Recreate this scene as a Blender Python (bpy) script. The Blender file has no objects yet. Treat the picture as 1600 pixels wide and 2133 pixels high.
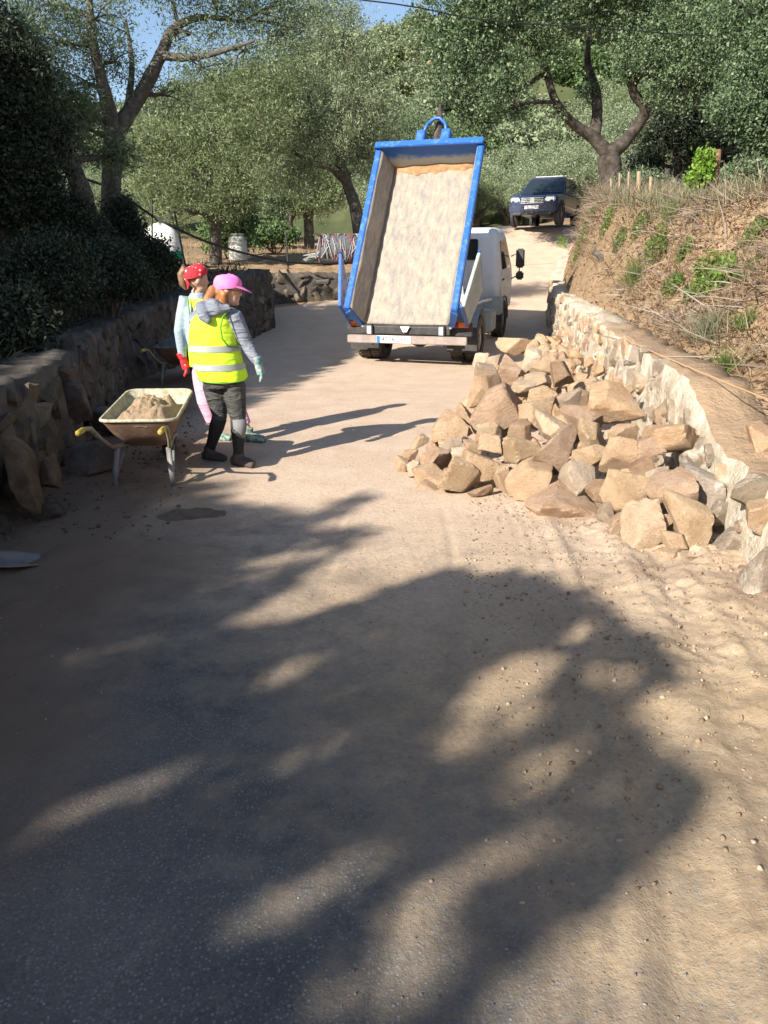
import bpy, bmesh, math, random
import numpy as np
from mathutils import Vector, Matrix, Quaternion

# ------------------------------------------------------------------ camera, sky, sun, exposure
SC = bpy.context.scene
COL = SC.collection
CAM_H, PITCH, FPX = 1.6, math.radians(17.5), 1600.0
cam_d = bpy.data.cameras.new("camera")
cam = bpy.data.objects.new("camera", cam_d); COL.objects.link(cam)
cam.location = (0, 0, CAM_H)
cam.rotation_euler = (math.pi/2 - PITCH, 0, 0)
cam_d.sensor_fit = 'HORIZONTAL'; cam_d.sensor_width = 36.0; cam_d.lens = 36.0*FPX/1600.0
cam_d.clip_start = 0.05; cam_d.clip_end = 2000
SC.camera = cam

SUN_EL = math.radians(29.0)
SUN_H = Vector((-0.651, -0.759))            # horizontal direction towards the sun
SUN = Vector((SUN_H.x*math.cos(SUN_EL), SUN_H.y*math.cos(SUN_EL), math.sin(SUN_EL))).normalized()
world = bpy.data.worlds.new("World"); SC.world = world; world.use_nodes = True
wn = world.node_tree.nodes; wl = world.node_tree.links
sky = wn.new('ShaderNodeTexSky'); sky.sky_type = 'NISHITA'; sky.sun_disc = False
sky.sun_elevation = SUN_EL; sky.sun_rotation = math.atan2(SUN_H.x, SUN_H.y) % (2*math.pi)
sky.altitude = 300; sky.air_density = 1.0; sky.dust_density = 1.0; sky.ozone_density = 1.3
bg = wn['Background']; bg.inputs['Strength'].default_value = 0.085
wl.new(sky.outputs[0], bg.inputs[0])
sl = bpy.data.lights.new("sun", 'SUN'); sl.energy = 4.6; sl.angle = math.radians(0.53); sl.color = (1.0, 0.93, 0.82)
so = bpy.data.objects.new("sun", sl); COL.objects.link(so); so.location = (-20, -25, 25)
so.rotation_euler = (-SUN).to_track_quat('-Z', 'Y').to_euler()
vs = SC.view_settings
vs.view_transform = 'Standard'; vs.look = 'None'; vs.gamma = 1.0; vs.use_curve_mapping = False
vs.exposure = 1.14
SC.cycles.max_bounces = 4; SC.cycles.diffuse_bounces = 2; SC.cycles.glossy_bounces = 2
SC.cycles.transmission_bounces = 3; SC.cycles.transparent_max_bounces = 4

# ------------------------------------------------------------------ helpers
rng = np.random.default_rng(7)
R_ = random.Random(11)
cp, sp_ = math.cos(PITCH), math.sin(PITCH)
def ray(px, py):
    a = (px-800.0)/FPX; b = (1066.5-py)/FPX
    return Vector((a, cp + b*sp_, -sp_ + b*cp))
def P(px, py, Y):
    d = ray(px, py); t = Y/d.y
    return Vector((d.x*t, Y, CAM_H + d.z*t))
def project(p):
    x, y, z = p[0], p[1], p[2]-CAM_H
    dep = y*cp - z*sp_; up = y*sp_ + z*cp
    return 800 + FPX*x/dep, 1066.5 - FPX*up/dep
def pxm(p):
    """photo pixels per metre at a point"""
    return FPX/(p[1]*cp - (p[2]-CAM_H)*sp_)
def sstep(a, b, x):
    t = np.clip((np.asarray(x, float)-a)/(b-a), 0, 1); return t*t*(3-2*t)
_lat = {}
def vnoise(x, y, sc, seed=0):
    if seed not in _lat: _lat[seed] = np.random.default_rng(1000+seed).random((256, 256))
    L = _lat[seed]; x = np.asarray(x, float)/sc; y = np.asarray(y, float)/sc
    xi = np.floor(x).astype(int); yi = np.floor(y).astype(int); fx = x-xi; fy = y-yi
    fx = fx*fx*(3-2*fx); fy = fy*fy*(3-2*fy)
    g = lambda i, j: L[(xi+i) % 256, (yi+j) % 256]
    return (g(0,0)*(1-fx)+g(1,0)*fx)*(1-fy)+(g(0,1)*(1-fx)+g(1,1)*fx)*fy - 0.5
def fbm(x, y, sc, seed=0, n=4):
    r = 0; a = 1.0
    for i in range(n): r = r + a*vnoise(x, y, sc, seed+i); sc *= 0.5; a *= 0.5
    return r

def tag(o, label=None, cat=None, group=None, kind=None):
    if label: o['label'] = label
    if cat: o['category'] = cat
    if group: o['group'] = group
    if kind: o['kind'] = kind
    return o
def empty(name, loc, rz=0.0, rx=0.0):
    o = bpy.data.objects.new(name, None); COL.objects.link(o)
    o.location = loc; o.rotation_euler = (rx, 0, rz); o.empty_display_size = 0.2
    return o
def link(name, me, parent=None, mat=None, smooth=False):
    o = bpy.data.objects.new(name, me); COL.objects.link(o)
    if parent: o.parent = parent
    if mat is not None and len(me.materials) == 0:
        for m in (mat if isinstance(mat, (list, tuple)) else [mat]): me.materials.append(m)
    if smooth: me.shade_smooth()
    return o
def np_mesh(name, V, F):
    """V (n,3), F (m,k) with constant k"""
    V = np.asarray(V, np.float32); F = np.asarray(F, np.int32); k = F.shape[1]
    me = bpy.data.meshes.new(name)
    me.vertices.add(len(V)); me.vertices.foreach_set('co', V.ravel())
    me.loops.add(F.size); me.loops.foreach_set('vertex_index', F.ravel())
    me.polygons.add(len(F)); me.polygons.foreach_set('loop_start', np.arange(0, F.size, k, dtype=np.int32))
    me.polygons.foreach_set('loop_total', np.full(len(F), k, np.int32))
    me.update(calc_edges=True); me.validate()
    return me
class MB:
    def __init__(s): s.v = []; s.f = []; s.m = []
    def add(s, vs_, fs, mi=0):
        b = len(s.v); s.v += [tuple(v) for v in vs_]; s.f += [tuple(b+i for i in f) for f in fs]; s.m += [mi]*len(fs)
        return s
    def box(s, c, d, rot=None, mi=0, taper=None):
        hx, hy, hz = d[0]/2, d[1]/2, d[2]/2
        vs_ = [Vector((x*hx, y*hy, z*hz)) for z in (-1, 1) for y in (-1, 1) for x in (-1, 1)]
        if taper: vs_ = [Vector((v.x*(taper[0] if v.z > 0 else 1), v.y*(taper[1] if v.z > 0 else 1), v.z)) for v in vs_]
        if rot is not None: vs_ = [rot @ v for v in vs_]
        c = Vector(c)
        return s.add([v+c for v in vs_], [(0,2,3,1),(4,5,7,6),(0,1,5,4),(2,6,7,3),(0,4,6,2),(1,3,7,5)], mi)
    def quadbox(s, lo, hi, mi=0):
        """box from two matching loops of four points"""
        return s.add(list(lo)+list(hi), [(3,2,1,0),(4,5,6,7),(0,1,5,4),(1,2,6,5),(2,3,7,6),(3,0,4,7)], mi)
    def tube(s, pts, r, n=8, mi=0, cap=True):
        pts = [Vector(p) for p in pts]; k = len(pts)
        rs = r if isinstance(r, (list, tuple)) else [r]*k
        vs_ = []; prev = None
        for i, p in enumerate(pts):
            t = (pts[min(i+1, k-1)]-pts[max(i-1, 0)])
            if t.length < 1e-9: t = Vector((0,0,1))
            t.normalize()
            if prev is None: u = t.orthogonal().normalized()
            else:
                u = prev - t*prev.dot(t)
                u = u.normalized() if u.length > 1e-6 else t.orthogonal().normalized()
            prev = u; w = t.cross(u)
            rx, ry = rs[i] if isinstance(rs[i], (tuple, list)) else (rs[i], rs[i])
            for j in range(n):
                a = 2*math.pi*j/n; vs_.append(p + u*math.cos(a)*rx + w*math.sin(a)*ry)
        fs = [(i*n+j, i*n+(j+1) % n, (i+1)*n+(j+1) % n, (i+1)*n+j) for i in range(k-1) for j in range(n)]
        if cap: fs += [tuple(range(n-1, -1, -1)), tuple((k-1)*n+j for j in range(n))]
        return s.add(vs_, fs, mi)
    def rings(s, rings, mi=0, cap=(True, True), closed=True):
        n = len(rings[0]); k = len(rings); vs_ = [v for r in rings for v in r]
        rngj = range(n) if closed else range(n-1)
        fs = [(i*n+j, i*n+(j+1) % n, (i+1)*n+(j+1) % n, (i+1)*n+j) for i in range(k-1) for j in rngj]
        if cap[0]: fs.append(tuple(range(n-1, -1, -1)))
        if cap[1]: fs.append(tuple((k-1)*n+j for j in range(n)))
        return s.add(vs_, fs, mi)
    def ell(s, c, r, n=14, m=9, rot=None, mi=0):
        c = Vector(c); rs = []
        for i in range(1, m):
            th = math.pi*i/m
            ring = []
            for j in range(n):
                a = 2*math.pi*j/n
                v = Vector((r[0]*math.sin(th)*math.cos(a), r[1]*math.sin(th)*math.sin(a), -r[2]*math.cos(th)))
                ring.append(c + (rot @ v if rot is not None else v))
            rs.append(ring)
        return s.rings(rs, mi)
    def disc(s, c, axis, r0, r1, th, n=20, mi=0):
        """cylinder or washer along axis"""
        c = Vector(c); ax = Vector(axis).normalized(); u = ax.orthogonal().normalized(); w = ax.cross(u)
        vs_ = []
        for (r, h) in ((r1, -th/2), (r1, th/2), (r0, th/2), (r0, -th/2)):
            for j in range(n):
                a = 2*math.pi*j/n; vs_.append(c + u*math.cos(a)*r + w*math.sin(a)*r + ax*h)
        fs = [(q*n+j, q*n+(j+1) % n, ((q+1) % 4)*n+(j+1) % n, ((q+1) % 4)*n+j) for q in range(4) for j in range(n)]
        return s.add(vs_, fs, mi)
    def build(s, name, mat, parent=None, smooth=False, rel=False, bevel=0.0):
        off = Vector(parent.location) if (rel and parent) else Vector((0,0,0))
        me = bpy.data.meshes.new(name)
        me.from_pydata([tuple(Vector(v)-off) for v in s.v], [], s.f)
        mats = mat if isinstance(mat, (list, tuple)) else [mat]
        for m in mats: me.materials.append(m)
        if len(mats) > 1: me.polygons.foreach_set('material_index', s.m)
        bm = bmesh.new(); bm.from_mesh(me); bmesh.ops.recalc_face_normals(bm, faces=bm.faces)
        if bevel > 0:
            bmesh.ops.bevel(bm, geom=list(bm.edges), offset=bevel, segments=2, affect='EDGES', clamp_overlap=True)
        bm.to_mesh(me); bm.free(); me.update()
        o = link(name, me, parent)
        if smooth: me.shade_smooth()
        return o
def blob(name, parts, mat, parent, voxel=0.011, it=6):
    """join tubes and ellipsoids into one continuous skin"""
    mb = MB()
    for q in parts:
        if q[0] == 't': mb.tube(q[1], q[2], 12)
        elif q[0] == 'e': mb.ell(q[1], q[2], rot=q[3] if len(q) > 3 else None)
        elif q[0] == 'b': mb.box(q[1], q[2], q[3] if len(q) > 3 else None)
    o = mb.build(name, mat, parent, rel=True)
    m = o.modifiers.new('r', 'REMESH'); m.mode = 'VOXEL'; m.voxel_size = voxel
    m = o.modifiers.new('s', 'SMOOTH'); m.iterations = it; m.factor = 0.5
    dg = bpy.context.evaluated_depsgraph_get()
    me = bpy.data.meshes.new_from_object(o.evaluated_get(dg)); old = o.data
    o.modifiers.clear(); o.data = me; bpy.data.meshes.remove(old)
    if len(me.materials) == 0: me.materials.append(mat)
    me.shade_smooth(); return o

# ------------------------------------------------------------------ materials
def new_mat(name):
    m = bpy.data.materials.new(name); m.use_nodes = True
    return m, m.node_tree.nodes, m.node_tree.links, m.node_tree.nodes['Principled BSDF']
def mixc(n, l, fac, a, b, blend='MIX'):
    x = n.new('ShaderNodeMix'); x.data_type = 'RGBA'; x.blend_type = blend
    for sock, val in ((x.inputs[0], fac), (x.inputs[6], a), (x.inputs[7], b)):
        if hasattr(val, 'links') or hasattr(val, 'is_linked'): l.new(val, sock)
        elif isinstance(val, (int, float)): sock.default_value = val
        else: sock.default_value = (*val, 1)
    return x.outputs[2]
def noise(n, l, sc, det=4, rough=0.55, vec=None, dist=0):
    t = n.new('ShaderNodeTexNoise'); t.inputs['Scale'].default_value = sc; t.inputs['Detail'].default_value = det
    t.inputs['Roughness'].default_value = rough; t.inputs['Distortion'].default_value = dist
    if vec is not None: l.new(vec, t.inputs['Vector'])
    return t.outputs[0]
def ramp(n, l, src, a, b, ca=(0,0,0), cb=(1,1,1)):
    r = n.new('ShaderNodeValToRGB'); e = r.color_ramp.elements
    e[0].position = a; e[1].position = b; e[0].color = (*ca, 1); e[1].color = (*cb, 1)
    l.new(src, r.inputs[0]); return r.outputs[0]
def bump(n, l, b, src, st=0.3, dist=0.02, chain=None):
    x = n.new('ShaderNodeBump'); x.inputs['Strength'].default_value = st; x.inputs['Distance'].default_value = dist
    l.new(src, x.inputs['Height'])
    if chain is not None: l.new(chain, x.inputs['Normal'])
    if b is not None: l.new(x.outputs[0], b.inputs['Normal'])
    return x.outputs[0]
def objco(n): return n.new('ShaderNodeTexCoord').outputs['Object']
def geopos(n): return n.new('ShaderNodeNewGeometry').outputs['Position']
def simple(name, c, c2=None, sc=6.0, rough=0.6, metal=0.0, bst=0.0, bsc=40.0, lo=0.4, hi=0.65, spec=None, world_co=False):
    m, n, l, b = new_mat(name)
    b.inputs['Roughness'].default_value = rough; b.inputs['Metallic'].default_value = metal
    if spec is not None: b.inputs['Specular IOR Level'].default_value = spec
    co = geopos(n) if world_co else objco(n)
    if c2 is not None:
        f = ramp(n, l, noise(n, l, sc, 5, 0.6, co), lo, hi)
        l.new(mixc(n, l, f, c, c2), b.inputs['Base Color'])
    else: b.inputs['Base Color'].default_value = (*c, 1)
    if bst > 0: bump(n, l, b, noise(n, l, bsc, 4, 0.6, co), bst, 0.01)
    return m
def leaf_mat(name, c1, c2, c3, trans=0.3, rough=0.5):
    m, n, l, b = new_mat(name)
    g = n.new('ShaderNodeNewGeometry')
    r = n.new('ShaderNodeValToRGB'); e = r.color_ramp.elements
    e[0].color = (*c1, 1); e[1].color = (*c3, 1); e[1].position = 1.0
    k = e.new(0.55); k.color = (*c2, 1)
    l.new(g.outputs['Random Per Island'], r.inputs[0])
    l.new(r.outputs[0], b.inputs['Base Color']); b.inputs['Roughness'].default_value = rough
    b.inputs['Specular IOR Level'].default_value = 0.35
    t = n.new('ShaderNodeBsdfTranslucent'); l.new(r.outputs[0], t.inputs[0])
    mx = n.new('ShaderNodeMixShader'); mx.inputs[0].default_value = trans
    l.new(b.outputs[0], mx.inputs[1]); l.new(t.outputs[0], mx.inputs[2])
    l.new(mx.outputs[0], n['Material Output'].inputs[0]); return m
def stone_mat(name, rough=0.85, bst=0.6, mott=0.35, mortar=0.0):
    """colour from the object's own colour, mottled; optional lime smears"""
    m, n, l, b = new_mat(name)
    oi = n.new('ShaderNodeObjectInfo'); co = geopos(n)
    n1 = noise(n, l, 7, 6, 0.65, co); n2 = noise(n, l, 32, 5, 0.7, co)
    dark = mixc(n, l, 1.0, oi.outputs['Color'], (0.74, 0.67, 0.60), 'MULTIPLY')
    lite = mixc(n, l, 0.18, oi.outputs['Color'], (0.66, 0.52, 0.36))
    c = mixc(n, l, ramp(n, l, n1, 0.36, 0.64), dark, lite)
    c = mixc(n, l, ramp(n, l, n2, 0.35, 0.75), c, mixc(n, l, 0.5, c, oi.outputs['Color']))
    if mortar > 0:
        f = ramp(n, l, noise(n, l, 5.5, 5, 0.7, co, 0.6), 0.62-mortar*0.25, 0.72-mortar*0.2)
        c = mixc(n, l, f, c, (0.66, 0.60, 0.50))
    l.new(c, b.inputs['Base Color']); b.inputs['Roughness'].default_value = rough
    b.inputs['Specular IOR Level'].default_value = 0.25
    mp = n.new('ShaderNodeMapping'); mp.inputs['Scale'].default_value = (1, 1, 4); mp.inputs['Rotation'].default_value = (0.5, 0.4, 0); l.new(objco(n), mp.inputs[0])
    x = bump(n, l, None, noise(n, l, 3.0, 7, 0.75, mp.outputs[0]), bst*0.9, 0.06)
    x = bump(n, l, None, noise(n, l, 16, 6, 0.75, co), bst, 0.03, x)
    bump(n, l, b, noise(n, l, 90, 4, 0.7, co), bst*0.7, 0.006, x)
    return m
# ------------------------------------------------------------------ terrain shape
Y_L = ([-60, -6, 3, 5, 6.4, 9, 11.5, 14, 18, 20.4, 22.5, 26, 31, 40], [-2.3, -2.3, -2.4, -2.5, -2.65, -3.3, -3.7, -3.4, -2.5, -2.9, 0.6, 2.0, 4.4, 6])
Y_R = ([-60, -6, 3.6, 9.2, 16, 19, 22, 26, 31, 40], [1.6, 1.7, 1.95, 2.6, 3.4, 3.9, 4.7, 6.2, 8.6, 12])
def xL(y): return np.interp(y, *Y_L)
def xR(y): return np.interp(y, *Y_R)
def baseZ(y):
    y = np.asarray(y, float)
    a = 0.0082*np.clip(y-11.5, 0, 19.5)**2
    return a + 0.08*np.clip(y-31, 0, 20)
def TL(y): return np.interp(y, [-60, 0, 6, 11, 14, 18, 21, 40, 60], [0.75, 0.78, 0.84, 0.94, 1.2, 1.62, 1.62, 2.9, 4.0])
def TR(y): return np.interp(y, [-60, 0, 3.6, 4.6, 5.2, 5.7, 9, 13, 16, 19, 23, 27], [0.5, 0.5, 0.5, 0.52, 0.62, 0.82, 0.91, 1.05, 1.17, 1.5, 2.15, 2.9])
def yW2(x): return 20.8 + 0.4*(np.asarray(x)+3.2)
def hill(x, y):
    x = np.asarray(x, float); y = np.asarray(y, float)
    u = x/np.maximum(y, 20)
    crest = np.interp(u, [-0.8, -0.28, -0.1, 0.02, 0.3, 0.8], [13, 17, 24, 27, 32, 32])
    return crest*sstep(38, 135, y) + 3*fbm(x, y, 30, 40, 3)*sstep(45, 80, y)
def H(x, y, fine=True):
    x = np.asarray(x, float); y = np.asarray(y, float)
    h = baseZ(y)
    dl = xL(y)-x
    f1 = sstep(0.1, 0.35, dl)*(1-sstep(20.2, 20.6, y))
    f2 = sstep(0.1, 0.35, y-yW2(x))*(1-sstep(0.4, 1.6, x-np.clip((y-22.3)*0.38, 0, 99)))
    fl = np.clip(np.maximum(f1, f2), 0, 1)
    left = TL(y)-0.05 + (0.85*sstep(0.5, 2.6, dl)+0.10*np.clip(dl-2.6, 0, 30))*(1-sstep(13, 18, y)) + 0.05*np.clip(-x-3, 0, 40)*sstep(13, 20, y)*0.3
    dr = x-xR(y)
    fr = sstep(0.1, 0.35, dr)
    plat = np.maximum(2.65+0.1*(y-13)*sstep(10, 14, y), TR(y))
    wob = 0.25*fbm(x, y, 2.5, 60, 3)
    s0 = np.interp(y, [3, 5, 9, 14], [0.7, 0.5, 0.5, 0.30]); s1 = np.interp(y, [5, 9, 12, 14.5], [3.0, 2.6, 1.6, 0.95])
    t_ = np.clip((dr+wob*np.interp(y, [9, 14], [1, 0.35])-s0)/(s1-s0), 0, 1); t_ = 0.6*t_ + 0.4*t_*t_*(3-2*t_)
    right = TR(y)-0.06 + (plat-TR(y))*t_ + 0.06*np.clip(dr-3, 0, 40)
    h = h*(1-fl) + left*fl
    h = h*(1-fr) + right*fr
    if fine:
        am = np.clip(fl+fr, 0, 1)
        h = h + am*(0.15*fbm(x, y, 0.8, 10, 3)*sstep(0.3, 1.0, np.maximum(dl, dr)) + 0.06*fbm(x, y, 0.3, 15, 2))
    return h + hill(x, y)
def Hs(x, y): return float(H(x, y))
def G(px, py, tmax=200):
    """where the view ray of a photo pixel meets the terrain"""
    d = ray(px, py); o = Vector((0, 0, CAM_H)); t = 0.8; prev = t
    while t < tmax:
        p = o+d*t
        if p.z <= Hs(p.x, p.y):
            lo, hi = prev, t
            for _ in range(20):
                m = (lo+hi)/2; q = o+d*m
                if q.z <= Hs(q.x, q.y): hi = m
                else: lo = m
            return o+d*hi
        prev = t; t += 0.05+t*0.01
    return o+d*tmax

# materials of the ground
def mat_ground():
    m, n, l, b = new_mat("earth"); co = geopos(n)
    f1 = ramp(n, l, noise(n, l, 0.35, 6, 0.65, co), 0.42, 0.62)
    c = mixc(n, l, f1, (0.33, 0.235, 0.15), (0.40, 0.29, 0.185))
    f2 = ramp(n, l, noise(n, l, 6.0, 6, 0.7, co), 0.40, 0.62)
    c = mixc(n, l, f2, mixc(n, l, 1.0, c, (0.72, 0.68, 0.62), 'MULTIPLY'), c)
    # far slopes carry dry grass and scrub, with one raw cut
    sx = n.new('ShaderNodeSeparateXYZ'); l.new(co, sx.inputs[0])
    far = n.new('ShaderNodeMapRange'); far.inputs[1].default_value = 38; far.inputs[2].default_value = 46; l.new(sx.outputs[1], far.inputs[0])
    fg = ramp(n, l, noise(n, l, 0.12, 5, 0.6, co), 0.4, 0.6)
    c = mixc(n, l, far.outputs[0], c, mixc(n, l, fg, (0.06, 0.08, 0.035), (0.105, 0.115, 0.055)))
    l.new(c, b.inputs['Base Color']); b.inputs['Roughness'].default_value = 0.95
    b.inputs['Specular IOR Level'].default_value = 0.1
    x = bump(n, l, None, noise(n, l, 9, 6, 0.7, co), 0.7, 0.05)
    bump(n, l, b, noise(n, l, 60, 5, 0.7, co), 0.5, 0.01, x)
    return m
def mat_road():
    m, n, l, b = new_mat("dusty asphalt"); co = geopos(n)
    at = n.new('ShaderNodeAttribute'); at.attribute_name = 'dirt'
    # asphalt with pale chips
    vo = n.new('ShaderNodeTexVoronoi'); vo.inputs['Scale'].default_value = 88; l.new(co, vo.inputs['Vector'])
    vd = ramp(n, l, vo.outputs['Distance'], 0.22, 0.44, (1,1,1), (0,0,0))
    vsep = n.new('ShaderNodeSeparateColor'); l.new(vo.outputs['Color'], vsep.inputs[0])
    pick = ramp(n, l, vsep.outputs[0], 0.15, 0.95)
    chip = n.new('ShaderNodeMath'); chip.operation = 'MULTIPLY'; l.new(vd, chip.inputs[0]); l.new(pick, chip.inputs[1])
    big = ramp(n, l, noise(n, l, 1.6, 5, 0.6, co), 0.35, 0.65)
    asp = mixc(n, l, big, (0.105, 0.103, 0.10), (0.20, 0.18, 0.158))
    asp = mixc(n, l, ramp(n, l, noise(n, l, 120, 3, 0.6, co), 0.3, 0.7), mixc(n, l, 1.0, asp, (0.6, 0.6, 0.6), 'MULTIPLY'), asp)
    asp = mixc(n, l, chip.outputs[0], asp, (0.235, 0.23, 0.22))
    d1 = ramp(n, l, noise(n, l, 2.2, 6, 0.65, co), 0.35, 0.68)
    dirt = mixc(n, l, d1, (0.54, 0.41, 0.305), (0.63, 0.50, 0.385))
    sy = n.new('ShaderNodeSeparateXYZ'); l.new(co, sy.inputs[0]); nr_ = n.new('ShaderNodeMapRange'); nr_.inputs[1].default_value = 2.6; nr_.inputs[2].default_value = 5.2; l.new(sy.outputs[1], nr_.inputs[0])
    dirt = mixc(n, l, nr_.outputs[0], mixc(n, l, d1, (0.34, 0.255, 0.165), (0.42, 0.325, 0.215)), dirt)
    dirt = mixc(n, l, ramp(n, l, noise(n, l, 45, 5, 0.75, co), 0.28, 0.6), mixc(n, l, 1.0, dirt, (0.74, 0.70, 0.66), 'MULTIPLY'), dirt)
    # thin dust over the asphalt breaks up along its texture
    nn = noise(n, l, 5, 7, 0.7, co)
    ad = n.new('ShaderNodeMath'); ad.operation = 'ADD'; l.new(at.outputs['Fac'], ad.inputs[0])
    sb = n.new('ShaderNodeMath'); sb.operation = 'MULTIPLY_ADD'; l.new(nn, sb.inputs[0]); sb.inputs[1].default_value = 0.9; sb.inputs[2].default_value = -0.45
    l.new(sb.outputs[0], ad.inputs[1])
    # fine stipple lets chips peep through the dust
    st = n.new('ShaderNodeMath'); st.operation = 'MULTIPLY_ADD'; l.new(chip.outputs[0], st.inputs[0]); st.inputs[1].default_value = -0.28; l.new(ad.outputs[0], st.inputs[2])
    f = ramp(n, l, st.outputs[0], 0.22, 0.72)
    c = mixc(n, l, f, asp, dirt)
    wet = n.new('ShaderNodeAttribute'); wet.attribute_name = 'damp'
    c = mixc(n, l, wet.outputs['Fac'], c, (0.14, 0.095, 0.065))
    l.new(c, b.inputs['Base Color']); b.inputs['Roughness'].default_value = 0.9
    b.inputs['Specular IOR Level'].default_value = 0.2
    x = bump(n, l, None, noise(n, l, 28, 5, 0.7, co), 0.35, 0.02)
    x = bump(n, l, None, chip.outputs[0], 0.25, 0.004, x)
    bump(n, l, b, noise(n, l, 170, 3, 0.7, co), 0.5, 0.004, x)
    return m
M_GROUND = mat_ground(); M_ROAD = mat_road()

def grid_mesh(name, X, Y, Z):
    ny, nx = X.shape
    V = np.stack([X, Y, Z], -1).reshape(-1, 3)
    i = np.arange(ny-1)[:, None]*nx + np.arange(nx-1)[None, :]
    F = np.stack([i, i+1, i+nx+1, i+nx], -1).reshape(-1, 4)
    return np_mesh(name, V, F)
def nonuni(segs):
    a = [segs[0][0]]
    for (s, e, st) in segs:
        k = max(1, int(round((e-s)/st))); a += list(np.linspace(s, e, k+1)[1:])
    return np.array(a)
gx = nonuni([(-160, -40, 6), (-40, -14, 1.5), (-14, -7, 0.4), (-7, 9, 0.1), (9, 16, 0.4), (16, 46, 1.5), (46, 180, 6)])
gy = nonuni([(-60, -6, 4), (-6, 2, 0.4), (2, 24, 0.1), (24, 40, 0.3), (40, 90, 1.6), (90, 240, 6)])
GX, GY = np.meshgrid(gx, gy)
# grid columns follow the two walls so that the banks meet them cleanly
GX = GX + np.clip(xR(GY)-2.6, -1.0, 2.2)*sstep(-0.2, 1.4, GX)*(1-sstep(7, 14, GX)) + np.clip(xL(GY)+3.0, -0.75, 0.75)*(1-sstep(-2.1, -0.6, GX))*sstep(-11, -6, GX)
GZ = H(GX, GY)
inroad = (GX > xL(GY)-0.02) & (GX < xR(GY)+0.02) & (GY < 33)
GZ = GZ - 0.05*inroad
ground = link("ground", grid_mesh("ground", GX, GY, GZ), mat=M_GROUND, smooth=True)
tag(ground, kind='structure')

# road: dusty strip between the two walls, with ruts, tyre treads and loose soil near the right wall
ry = nonuni([(-5, 1.0, 0.1), (1.0, 6.5, 0.022), (6.5, 12, 0.06), (12, 33, 0.15)])
ru = np.linspace(0, 1, 240)
RU, RY = np.meshgrid(ru, ry)
lo, hi = xL(RY)-0.08, xR(RY)+0.08
RX = lo+(hi-lo)*RU
RZ = baseZ(RY)+0.004
dR = xR(RY)-RX; dL = RX-xL(RY)
RZ += 0.02*fbm(RX, RY, 2.0, 20, 3)
soil = (1-sstep(0.15, 1.35, dR+0.5*fbm(RX, RY, 1.0, 24, 3)))*(1-sstep(7, 11, RY))
clod = np.abs(fbm(RX, RY, 0.12, 27, 3))
clod2 = np.clip(np.abs(fbm(RX, RY, 0.10, 36, 3))-0.12, 0, 1)
RZ += soil*(0.04+0.018*clod + 0.05*clod2*sstep(-0.1, 0.15, fbm(RX, RY, 0.6, 39, 2)) + 0.022*fbm(RX, RY, 0.055, 33, 2))
# wheel ruts with tread, curving towards the camera's right
for (x0, w) in ((0.98, 0.11), (1.32, 0.10)):
    cx = x0 + 0.18*(RY-2.5) - 0.03*(RY-2.5)**2
    k = np.exp(-((RX-cx)/w)**2)*(1-sstep(4.6, 5.6, RY))
    RZ += -0.016*k + 0.006*k*np.clip(fbm(RX, RY, 0.25, 72, 2)+0.4, 0, 1)*np.sin((RY+np.abs(RX-cx)*1.6)*70)*sstep(0.0, 0.5, soil+0.6*k) + 0.013*np.exp(-((np.abs(RX-cx)-w*1.3)/0.04)**2)*(1-sstep(4.6, 5.6, RY))
for (x0, w) in ((0.62, 0.02), (0.70, 0.02), (0.78, 0.02), (1.12, 0.025), (1.2, 0.02), (0.2, 0.03), (-0.5, 0.03), (0.9, 0.02)):
    cx = x0 + 0.16*(RY-2.5) - 0.028*(RY-2.5)**2 + 0.015*np.sin(RY*3+x0*9)
    RZ += (-0.006*np.exp(-((RX-cx)/w)**2) + 0.003*np.exp(-((np.abs(RX-cx)-w*1.5)/w)**2))*(1-sstep(4.2, 6.0, RY))*np.clip(fbm(RX, RY, 0.5, 74, 2)+0.75, 0, 1)
earthL = (1-sstep(0.75, 1.75, dL+0.5*fbm(RX, RY, 1.0, 44, 3)))*(1-sstep(11, 14, RY))
RZ += earthL*(0.04*np.abs(fbm(RX, RY, 0.3, 47, 3))+0.03)
rd = grid_mesh("road", RX, RY, RZ)
dirtv = sstep(-2.0, 1.1, RX + 0.55*fbm(RX, RY, 1.6, 50, 4) + 0.42*(RY-2.6)) * 0.75 + 0.30*sstep(4.2, 6.5, RY)
dirtv = np.clip(np.maximum(dirtv, soil*1.1), 0, 1.1) + earthL*0.4
dirtv = dirtv + 0.10*fbm(RX, RY, 0.6, 52, 3)
a = rd.attributes.new('dirt', 'FLOAT', 'POINT'); a.data.foreach_set('value', dirtv.ravel().astype(np.float32))
damp = np.clip(soil*0.6*sstep(-0.1, 0.3, fbm(RX, RY, 0.7, 55, 3)) + earthL*1.0, 0, 0.95)
a = rd.attributes.new('damp', 'FLOAT', 'POINT'); a.data.foreach_set('value', damp.ravel().astype(np.float32))
road = link("road", rd, mat=M_ROAD, smooth=True); tag(road, kind='structure')
R_Y, R_LO, R_HI, R_N = ry.copy(), lo[:, 0].copy(), hi[:, 0].copy(), len(ru)
def road_at(x, y):
    x = np.asarray(x, float); y = np.asarray(y, float); j = np.clip(np.searchsorted(R_Y, y), 0, len(R_Y)-1)
    i = np.clip(np.round((x-R_LO[j])/(R_HI[j]-R_LO[j])*(R_N-1)).astype(int), 0, R_N-1)
    return RZ[j, i]
def RoadZ(x, y): return float(baseZ(y))+0.004+0.02*float(fbm(x, y, 2.0, 20, 3))

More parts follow.
